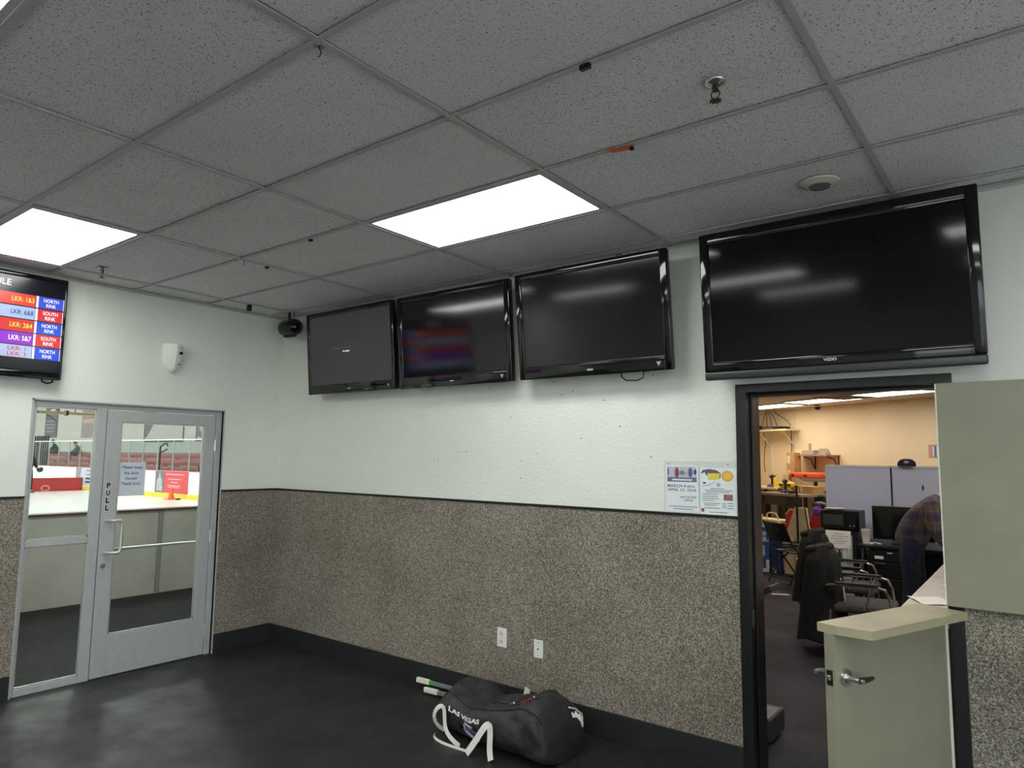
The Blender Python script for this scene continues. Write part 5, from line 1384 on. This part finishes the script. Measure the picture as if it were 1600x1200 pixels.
def person(label, loc, rz, J, shirt, pants, hair, r_head=0.098, scale=1.0, hands=True, hat=None, sit=False):
    """J: joints in local space (x forward of the figure). One continuous body, clothes as children"""
    t = thing('person', label, 'person', loc, rz)
    names = ['pelvis', 'spine', 'chest', 'neck', 'head0', 'shL', 'elL', 'wrL', 'shR', 'elR', 'wrR', 'hipL', 'knL', 'anL', 'toL', 'hipR', 'knR', 'anR', 'toR']
    rad = dict(pelvis=(0.14, 0.105), spine=(0.13, 0.10), chest=(0.155, 0.105), neck=0.052, head0=0.05, shL=0.058, elL=0.042, wrL=0.028, shR=0.058, elR=0.042, wrR=0.028, hipL=0.085, knL=0.058, anL=0.040, toL=0.034, hipR=0.085, knR=0.058, anR=0.040, toR=0.034)
    E = [('pelvis', 'spine'), ('spine', 'chest'), ('chest', 'neck'), ('neck', 'head0'), ('chest', 'shL'), ('shL', 'elL'), ('elL', 'wrL'), ('chest', 'shR'), ('shR', 'elR'), ('elR', 'wrR'), ('pelvis', 'hipL'), ('hipL', 'knL'), ('knL', 'anL'), ('anL', 'toL'), ('pelvis', 'hipR'), ('hipR', 'knR'), ('knR', 'anR'), ('anR', 'toR')]
    vs = [Vector(J[n]) for n in names]
    es = [(names.index(a), names.index(b)) for a, b in E]
    rs = [rad[n] for n in names]
    for sfx, sd in (('L', 1), ('R', -1)):
        f = (Vector(J['wr' + sfx]) - Vector(J['el' + sfx])).normalized()
        up = Vector((0, 0, 1)) - f * f.z
        if up.length < 0.1:
            up = Vector((1, 0, 0))
        up.normalize()
        side = up.cross(f) * -sd
        hv, he, hr = hand(t, Vector(J['wr' + sfx]) + f * 0.02, f, side, up, None)
        o = len(vs)
        vs += hv; rs += hr
        es += [(names.index('wr' + sfx), o)] + [(a + o, b + o) for a, b in he]
    skin_mesh('body', [tuple(v) for v in vs], es, rs, M_skin, t, 2)
    fw = J.get('look', (1, 0, 0))
    q, Mh = head(t, J['head'], fw, r_head, M_skin, hair)
    hd = q.make('head', M_skin, t, True, 80)
    r = r_head
    for s in (-1, 1):
        B().sphere((s * r * 0.34, -r * 0.84, 0.02 * r), r * 0.10, 8, 6, M=Mh).make('eye', M_ink, hd, True)
    B().sphere((0, -r * 0.84, -r * 0.52), r * 0.16, 8, 6, (1.5, 0.4, 0.3), M=Mh).make('mouth', mat('lips', (150, 84, 76), 0.6), hd, True)
    q = B(); q.sphere((0, r * 0.12, r * 0.22), r * 1.04, 20, 14, (0.84, 0.96, 1.08), M=Mh)
    q.make('hair' if not hat else 'hat', hat or hair, t, True)
    if hat:
        B().box(-r * 0.6, r * 0.6, -r * 1.55, -r * 0.5, r * 0.42, r * 0.50, M=Mh).make('hat_brim', hat, t)
    # clothes: a looser skin over torso and arms, and over the legs
    tn = ['pelvis', 'spine', 'chest', 'shL', 'elL', 'wrL', 'shR', 'elR', 'wrR']
    tv = [Vector(J[n]) for n in tn]
    tv[0] = tv[0] + (Vector(J['pelvis']) - Vector(J['spine'])).normalized() * 0.15
    for sfx, k in (('L', 5), ('R', 8)):
        tv[k] = tv[k].lerp(Vector(J['el' + sfx]), 0.12)
    tv.append(Vector(J['chest']).lerp(Vector(J['neck']), 1.12))
    te = [(0, 1), (1, 2), (2, 3), (3, 4), (4, 5), (2, 6), (6, 7), (7, 8), (2, 9)]
    tr = [(0.178, 0.190), (0.165, 0.155), (0.185, 0.165), 0.092, 0.070, 0.052, 0.092, 0.070, 0.052, 0.082]
    skin_mesh('shirt', [tuple(v) for v in tv], te, tr, shirt, t, 2)
    pn = ['pelvis', 'hipL', 'knL', 'anL', 'hipR', 'knR', 'anR']
    pv = [Vector(J[n]) for n in pn]
    pv.append(Vector(J['pelvis']).lerp(Vector(J['spine']), 0.7))
    pr = [(0.150, 0.140), 0.108, 0.080, 0.066, 0.108, 0.080, 0.066, (0.120, 0.110)]
    skin_mesh('trousers', [tuple(v) for v in pv], [(0, 1), (1, 2), (2, 3), (0, 4), (4, 5), (5, 6), (0, 7)], pr, pants, t, 2)
    for sfx in 'LR':
        a, b = Vector(J['an' + sfx]), Vector(J['to' + sfx])
        q = B()
        d = (b - a); d.z = 0; d.normalize()
        sdv = Vector((-d.y, d.x, 0))
        rings = []
        for f, wv, hv in ((-0.07, 0.030, 0.07), (-0.05, 0.040, 0.095), (0.02, 0.042, 0.10), (0.09, 0.046, 0.065), (0.16, 0.042, 0.05), (0.20, 0.022, 0.035)):
            c = Vector((a.x, a.y, b.z - 0.03)) + d * f
            rings.append([c + sdv * wv * math.cos(k * PI / 4) + Z * (hv / 2 + hv / 2 * math.sin(k * PI / 4)) for k in range(8)])
        q.loft(rings)
        q.make('shoe', M_shell, t, True)
    return t
JO = dict(pelvis=(0, 0, 0.90), spine=(0.06, 0, 1.07), chest=(0.175, 0, 1.225), neck=(0.30, 0, 1.33), head0=(0.36, 0, 1.37), head=(0.42, 0, 1.38), look=(1, 0, -0.8),
          shL=(0.185, 0.19, 1.24), elL=(0.30, 0.23, 1.00), wrL=(0.47, 0.20, 0.83), shR=(0.185, -0.19, 1.235), elR=(0.26, -0.22, 0.98), wrR=(0.43, -0.17, 0.81),
          hipL=(0.0, 0.095, 0.80), knL=(0.04, 0.10, 0.47), anL=(-0.02, 0.10, 0.09), toL=(0.12, 0.12, 0.03), hipR=(0.0, -0.095, 0.80), knR=(0.01, -0.10, 0.47), anR=(-0.06, -0.10, 0.09), toR=(0.08, -0.12, 0.03))
person('person in a plaid flannel shirt and dark jeans bending over the office table', (4.565, 4.24, 0), 0.0, JO, plaid_mat(), M_jeans, M_hair)

# ================================================================== THE RINK BEHIND THE GLASS DOOR
RXF = -2.94
M_ice = mat('ice', (236, 241, 238), 0.22, var=0.03, scale=1.2)
M_arena = wall_paint('arena_wall', (204, 202, 196), 0.15, 20)
M_corr = mat('grey_corridor_panel', (184, 181, 170), 0.55, var=0.10, scale=3)
M_hdpe = mat('white_dasher', (240, 240, 234), 0.4, var=0.03)
M_kick = mat('yellow_kickplate', (240, 204, 70), 0.4)
M_maroon = mat('maroon_cap', (76, 22, 26), 0.45)
M_bleach = mat('red_bench', (176, 62, 62), 0.5, var=0.12, scale=3)
M_bleach_f = mat('grey_riser', (140, 120, 120), 0.6)
struct(B().box(RXF - 0.15, -WT, -14, 12, -0.1, -0.001).make('floor_corridor', rubber_mat('corridor_rubber', (24, 24, 24), 0.75, 0.05, 0.08)))
struct(B().box(-62, RXF - 0.15, -22, 20, -0.1, -0.001).make('floor_rink', M_ice))
struct(B().box(-62, -WT, 16, 16.2, 0, 9).make('wall_rink_side', M_arena))
struct(B().box(-62.2, -62, -22, 16.2, 0, 9).make('wall_rink_far', M_arena))
struct(B().box(-62, -WT, -22.2, -22, 0, 9).make('wall_rink_opposite', M_arena))
struct(B().box(-62.2, 0.0, -22.2, 16.2, 9, 9.2).make('ceiling_rink', M_arena))
wc = B(); wc.box(-WT - 0.02, -WT, -22, GD0 - 0.02, 0, 9); wc.box(-WT - 0.02, -WT, GD1 + 0.02, 16, 0, 9); wc.box(-WT - 0.02, -WT, GD0 - 0.02, GD1 + 0.02, GDH + 0.02, 9)
struct(wc.make('wall_corridor', M_arena))
struct(B().box(RXF + 0.9, -WT - 0.02, -14, 12, 2.75, 2.85).make('ceiling_corridor_blocker', M_arena))  # unseen roof, added to keep the corridor dim
t = thing('corridor_fill_light', 'added fill strip light over the corridor, unseen above the glass door header', 'ceiling light', (-1.1, -0.8, 2.75))  # added fill light to brighten the corridor wall
B().box(-0.08, 0.08, -1.2, 1.2, -0.05, -0.04).make('lens', emat('corridor_fill_lens', (250, 255, 248), 30.0), t)
B().box(-0.10, 0.10, -1.22, 1.22, -0.04, 0.0).make('housing', M_tee, t)
# near dasher wall seen from the corridor, panel by panel
nw = sroot('wall_rink_near')
B().box(RXF - 0.14, RXF - 0.012, -14, 12, 0, 0.985).make('core', M_hdpe, nw)
yb = [-14.0 + 2.44 * k for k in range(11)]
off = 0.39 - min(yb, key=lambda v: abs(v - 0.39))
for k in range(len(yb) - 1):
    B().box(RXF - 0.012, RXF, yb[k] + off + 0.028, yb[k + 1] + off - 0.028, 0, 0.985).make('panel', M_corr, nw)
    B().box(RXF - 0.012, RXF + 0.014, yb[k] + off - 0.028, yb[k] + off + 0.028, 0, 0.985).make('post', mat('post_grey', (140, 138, 130), 0.5), nw)
B().box(RXF - 0.16, RXF + 0.03, -14, 12, 0.985, 1.008, 0.004).make('top_cap', M_maroon, nw)
# long side boards: kick plate, panels, glass
sb = sroot('wall_rink_boards', (0, 9.42, 0))
for k in range(14):
    x0 = -44.0 + k * 2.44
    B().box(x0 + 0.008, x0 + 2.432, 0, 0.06, 0.18, 1.005).make('board_panel', M_hdpe, sb)
    B().box(x0 + 0.004, x0 + 2.436, -0.02, 0.06, 0.0, 0.18, 0.01).make('kick_plate', M_kick, sb)
    B().box(x0, x0 + 2.44, -0.02, 0.10, 1.005, 1.025).make('top_cap', mat('pink_cap', (206, 150, 146), 0.5), sb)
    for j in range(2):
        xa = x0 + 1.22 * j
        B().box(xa + 0.01, xa + 1.21, 0.045, 0.057, 1.025, 2.20).make('glass_panel', M_rinkglass, sb)
        B().box(xa - 0.012, xa + 0.012, 0.03, 0.07, 1.025, 2.20).make('glass_post', M_alu, sb)
    B().box(x0, x0 + 2.44, 0.035, 0.067, 2.185, 2.225).make('glass_cap', M_white, sb)
# advertisements on the boards
t = thing('board_advert', 'red advert with a grey figure on the rink boards behind the cone', 'advert', (-20.72, 9.415, 0.19))
B().prism(rect(-1.25, 1.25, 0, 0.815), (0, -0.004, 0), X, Z, 0.004).make('red_sheet', mat('advert_red', (206, 76, 82), 0.5, var=0.1), t)
B().prism(rect(-1.25, -0.55, 0, 0.815), (0, -0.009, 0), X, Z, 0.004).make('grey_sheet', mat('advert_grey', (108, 108, 114), 0.5, var=0.2, scale=5), t)
q = B(); q.prism([(-1.13, 0.05), (-0.67, 0.05), (-0.70, 0.45), (-0.80, 0.56), (-0.86, 0.58), (-0.84, 0.70), (-0.90, 0.76), (-0.96, 0.70), (-0.94, 0.58), (-1.0, 0.56), (-1.10, 0.45)], (0, -0.014, 0), X, Z, 0.003); q.make('figure_print', mat('advert_pale', (176, 176, 180), 0.6, var=0.25, scale=8), t)
for a, b, z in ((-0.4, 0.95, 0.68), (-0.25, 0.7, 0.50), (0.0, 0.5, 0.38), (-0.25, 0.7, 0.26), (-0.2, 0.6, 0.20)):
    B().prism(rect(a, b, z, z + 0.035), (0, -0.009, 0), X, Z, 0.003).make('text_bar', mat('advert_pink', (232, 172, 172), 0.6), t)
t = thing('pale_advert', 'pale advert with a photo on the rink boards beyond the red divider', 'advert', (-28.4, 9.415, 0.24))
B().prism(rect(-1.1, 1.1, 0, 0.765), (0, -0.004, 0), X, Z, 0.004).make('pale_sheet', mat('advert_blue', (190, 198, 214), 0.5, var=0.08), t)
B().prism(rect(-1.1, -0.55, 0, 0.765), (0, -0.009, 0), X, Z, 0.004).make('photo', mat('advert_photo', (150, 142, 140), 0.5, var=0.4, scale=6), t)
for z, m_ in ((0.60, M_greyink), (0.42, M_greyink), (0.25, M_maroon), (0.10, M_navy)):
    B().prism(rect(0.0, 0.7, z, z + 0.08), (0, -0.009, 0), X, Z, 0.003).make('text_bar', m_, t)
# red divider board standing on the ice
t = thing('rink_divider', 'red divider board standing on the ice across the rink', 'divider', (-28.6, 8.3, 0))
for k in range(2):
    B().box(-0.04, 0.04, -4.9 + 2.0 * k, -2.92 + 2.0 * k, 0, 0.57, 0.01).make('divider_panel', mat('divider_red', (170, 36, 36), 0.5, var=0.15, scale=2), t)
B().box(-0.04, 0.04, 1.02 - 0.0 - 0.0, 1.05, 0, 0.57).make('end_post', M_shell, t)
B().box(-0.04, 0.04, -0.90, 1.02, 0, 0.57, 0.01).make('divider_panel', mat('divider_red', (170, 36, 36), 0.5, var=0.15, scale=2), t)
B().tube([(0.046, -0.40 + 0.15 * math.cos(a), 0.13 + 0.11 * math.sin(a)) for a in [2 * PI * k / 20 for k in range(20)]], 0.016, 6, closed=True).make('ring_mark', mat('chalk_pink', (226, 190, 188), 0.7), t)
t = thing('traffic_cone', 'bright orange traffic cone standing on the ice', 'cone', (-19.95, 9.05, 0))
q = B(); q.loft([[(r * math.cos(a), r * math.sin(a), z) for a in [2 * PI * k / 20 for k in range(20)]] for r, z in ((0.125, 0.02), (0.11, 0.05), (0.03, 0.43), (0.02, 0.44))]); q.make('cone_body', mat('hot_orange', (246, 84, 46), 0.45), t, True)
B().box(-0.18, 0.18, -0.18, 0.18, 0, 0.022, 0.006).make('cone_base', mat('hot_orange', (246, 84, 46), 0.45), t)
t = thing('puck', 'black puck lying on the ice next to the cone', 'puck', (-19.55, 9.10, 0))
B().cyl((0, 0, 0), (0, 0, 0.05), 0.09, seg=20).make('puck_body', M_black, t)
B().cyl((0, 0, 0.05), (0, 0, 0.052), 0.06, seg=16).make('puck_print', M_shell, t)
# bleachers behind the boards
bl = thing('bleachers', 'red bench bleachers behind the rink boards', 'bleachers', (0, 10.1, 0))
for k in range(4):
    y0, z0 = 0.55 * k, 0.75 + 0.28 * k
    for j in range(3):
        xa = -44 + 7.4 * j
        B().box(xa, xa + 7.36, y0, y0 + 0.30, z0 - 0.15, z0, 0.01).make('bench_plank', M_bleach, bl)
        B().box(xa, xa + 7.36, y0 + 0.32, y0 + 0.36, z0 - 0.10, z0 + 0.12).make('riser', M_bleach_f, bl)
    for j in range(8):
        B().box(-43.6 + 3.05 * j, -43.5 + 3.05 * j, y0 + 0.05, y0 + 0.25, 0, z0 - 0.05).make('support', M_steel_dk, bl)
# railing at the far end of the stand
rl = thing('guard_rail', 'black vertical bar railing at the far end of the bleachers', 'railing', (-35.9, 9.98, 0))
B().box(-2.6, 1.2, -0.02, 0.02, 2.46, 2.52).make('top_rail', M_black, rl)
B().box(-2.6, 1.2, -0.02, 0.02, 1.02, 1.07).make('bottom_rail', M_black, rl)
for k in range(14):
    B().cyl((-2.55 + 0.285 * k, 0, 0.0 if k in (0, 13) else 1.07), (-2.55 + 0.285 * k, 0, 2.46), 0.042, seg=6).make('baluster', M_black, rl)
# banners and pennants on the arena wall
def banner(label, x0, x1, z0, z1, m, bars):
    t = thing('wall_banner', label, 'banner', ((x0 + x1) / 2, 15.99, z0), group='banners on the arena wall')
    wv, hv = (x1 - x0) / 2, z1 - z0
    B().prism(rect(-wv, wv, 0, hv), (0, -0.01, 0), X, Z, 0.01).make('cloth', m, t)
    for (a, b, c, d, mm) in bars:
        B().prism(rect(a * wv, b * wv, c * hv, d * hv), (0, -0.022, 0), X, Z, 0.01).make('print', mm, t)
    return t
M_bn1 = mat('banner_slate', (112, 112, 122), 0.7, var=0.25, scale=3)
M_bn2 = mat('banner_tan', (158, 148, 142), 0.7, var=0.2, scale=3)
banner('slate grey vertical banner on the arena wall, above the dark figure in the stand', -53.1, -50.8, 2.72, 6.2, M_bn1, [(-0.8, 0.6, 0.12 + 0.07 * k, 0.15 + 0.07 * k, M_greyink) for k in range(4)] + [(-0.2, 0.5, 0.5, 0.6, M_white)])
banner('tan vertical banner on the arena wall beside the door mullion', -46.6, -44.2, 2.68, 6.2, M_bn2, [(-0.8, 0.7, 0.28, 0.36, mat('banner_peach', (206, 172, 150), 0.7))] + [(-0.8, 0.7, 0.08 + 0.05 * k, 0.105 + 0.05 * k, M_greyink) for k in range(3)])
bnr = banner('large white framed banner with a dark lower edge on the arena wall', -37.45, -32.75, 2.34, 5.6, mat('banner_white', (198, 196, 190), 0.7), [(-1, 1, 0, 0.04, mat('banner_edge', (84, 90, 104), 0.6)), (-1, -0.965, 0, 1, M_pt), (0.965, 1, 0, 1, M_pt)])
B().prism([(-2.25, 0.25), (-2.0, 0.28), (-0.7, 1.6), (-0.7, 3.0), (-2.25, 3.0)], (0, -0.022, 0), X, Z, 0.01).make('corner_print', mat('banner_pattern', (132, 130, 132), 0.7, var=0.35, scale=14), bnr)
bn2 = banner('white framed banner cut off by the glass door stile', -31.4, -26.8, 2.36, 5.6, mat('banner_white', (198, 196, 190), 0.7), [(-1, 1, 0, 0.035, M_pt), (-1, -0.965, 0, 1, M_pt)])
B().prism([(-2.2, 0.25), (-1.5, 0.20), (-2.2, 1.0)], (0, -0.022, 0), X, Z, 0.01).make('corner_print', mat('banner_pattern', (132, 130, 132), 0.7), bn2)
# olive bar with a centre clamp, hanging over the near boards
t = thing('hanging_bar', 'olive bar hanging beyond the sidelight glass', 'light fitting', (-6.0, 0.37, 2.24))
B().box(-0.04, 0.04, -0.42, 0.42, 0.0, 0.045, 0.010).make('bar_body', mat('olive_bar', (150, 138, 100), 0.5), t)
B().box(-0.045, 0.045, -0.015, 0.015, -0.012, 0.06).make('centre_clamp', M_black, t)
for s in (-1, 1):
    B().box(-0.042, 0.042, s * 0.42 - 0.03, s * 0.42 + 0.03, 0.001, 0.044).make('end_cap', M_shell, t)
B().cyl((0, -0.10, 0.03), (0, -0.10, 6.75), 0.008, seg=6).make('hanger', M_steel_dk, t)
B().cyl((0, 0.12, 0.03), (0, 0.12, 6.75), 0.006, seg=6).make('hanger', M_steel_dk, t)
B().tube([(0.03, -0.28, 0.0), (0.05, -0.14, -0.11)], 0.006, 6).make('cord', M_shell, t)
# bent pipe behind the boards
t = thing('bent_pipe', 'bent black pipe standing behind the rink glass above the red advert', 'pipe', (-22.55, 9.80, 0))
B().tube([(0, 0, 0.0), (0, 0, 1.88), (0.02, 0, 1.94), (0.10, 0, 1.98), (0.40, 0, 2.08), (0.52, 0, 2.07), (0.58, 0, 1.97)], 0.032, 8).make('pipe', M_shell, t, True)
B().tube([(0, 0, 1.70), (0.54, 0, 1.85)], 0.028, 8).make('pipe_arm', M_shell, t, True)
B().cyl((0, 0, 0), (0, 0, 0.03), 0.12, seg=12).make('pipe_flange', M_shell, t)
# unseen lamps, added to light the rink
for k in range(7):
    for j in range(3):
        t = thing('rink_fill_lamp', 'unseen lamp added over the ice to light the rink', 'lamp', (-56 + 8.2 * k, -12 + 8.5 * j, 8.3), group='unseen lamps added over the rink')
        B().box(-1.2, 1.2, -0.35, 0.35, 0.0, 0.02).make('lens', M_lens_rink, t)
        B().box(-1.25, 1.25, -0.40, 0.40, 0.02, 0.12).make('housing', M_tee, t)
        B().cyl((-0.8, 0, 0.12), (-0.8, 0, 0.70), 0.01, seg=6).make('hanger', M_steel_dk, t)
        B().cyl((0.8, 0, 0.12), (0.8, 0, 0.70), 0.01, seg=6).make('hanger', M_steel_dk, t)
# figures in the rink
M_dark = mat('dark_coat', (14, 15, 18), 0.85)
M_greyc = mat('grey_hoodie', (88, 92, 98), 0.85)
def seated(zs):
    return dict(pelvis=(0, 0, zs + 0.10), spine=(0.04, 0, zs + 0.28), chest=(0.10, 0, zs + 0.45), neck=(0.17, 0, zs + 0.58), head0=(0.20, 0, zs + 0.63), head=(0.22, 0, zs + 0.68), look=(1, 0, -0.2),
                shL=(0.11, 0.18, zs + 0.46), elL=(0.26, 0.22, zs + 0.25), wrL=(0.42, 0.12, zs + 0.20), shR=(0.11, -0.18, zs + 0.46), elR=(0.26, -0.22, zs + 0.25), wrR=(0.42, -0.12, zs + 0.20),
                hipL=(0.03, 0.09, zs + 0.09), knL=(0.44, 0.12, zs + 0.10), anL=(0.42, 0.12, zs - 0.20), toL=(0.54, 0.12, zs - 0.25), hipR=(0.03, -0.09, zs + 0.09), knR=(0.44, -0.12, zs + 0.10), anR=(0.42, -0.12, zs - 0.20), toR=(0.54, -0.12, zs - 0.25))
person('seated figure in a dark coat and cap on the bleachers', (-39.0, 11.90, 0), math.radians(-115), seated(1.59), M_dark, M_dark, M_hair, hat=M_dark)
person('seated figure in a grey hooded top on the bleachers', (-35.9, 11.90, 0), math.radians(-110), seated(1.50), M_greyc, M_dark, M_hair)
JS = dict(pelvis=(0, 0, 0.95), spine=(0.0, 0, 1.14), chest=(0.02, 0, 1.36), neck=(0.04, 0, 1.52), head0=(0.05, 0, 1.58), head=(0.06, 0, 1.67), look=(1, 0, -0.1),
          shL=(0.02, 0.20, 1.38), elL=(0.04, 0.28, 1.12), wrL=(0.20, 0.30, 0.98), shR=(0.02, -0.20, 1.38), elR=(0.02, -0.27, 1.12), wrR=(0.12, -0.25, 0.92),
          hipL=(0, 0.10, 0.84), knL=(0.03, 0.13, 0.50), anL=(0.0, 0.15, 0.10), toL=(0.14, 0.17, 0.04), hipR=(0, -0.10, 0.84), knR=(0.0, -0.13, 0.50), anR=(-0.04, -0.15, 0.10), toR=(0.10, -0.17, 0.04))
person('person in dark clothes standing on the ice at the edge of the sidelight', (-27.5, 6.86, 0), math.radians(20), JS, M_dark, M_dark, M_hair, hat=M_dark)
t = thing('helmet', 'dark hockey helmet with a white shell, held by the standing person', 'helmet', (-27.30, 7.22, 0.86))
q = B(); q.sphere((0, 0, 0.10), 0.13, 16, 12, (1.1, 0.9, 0.9)); q.make('helmet_shell', M_shell, t, True)
B().sphere((0, -0.02, 0.17), 0.10, 14, 10, (1.0, 0.8, 0.6)).make('helmet_crown', M_white, t, True)
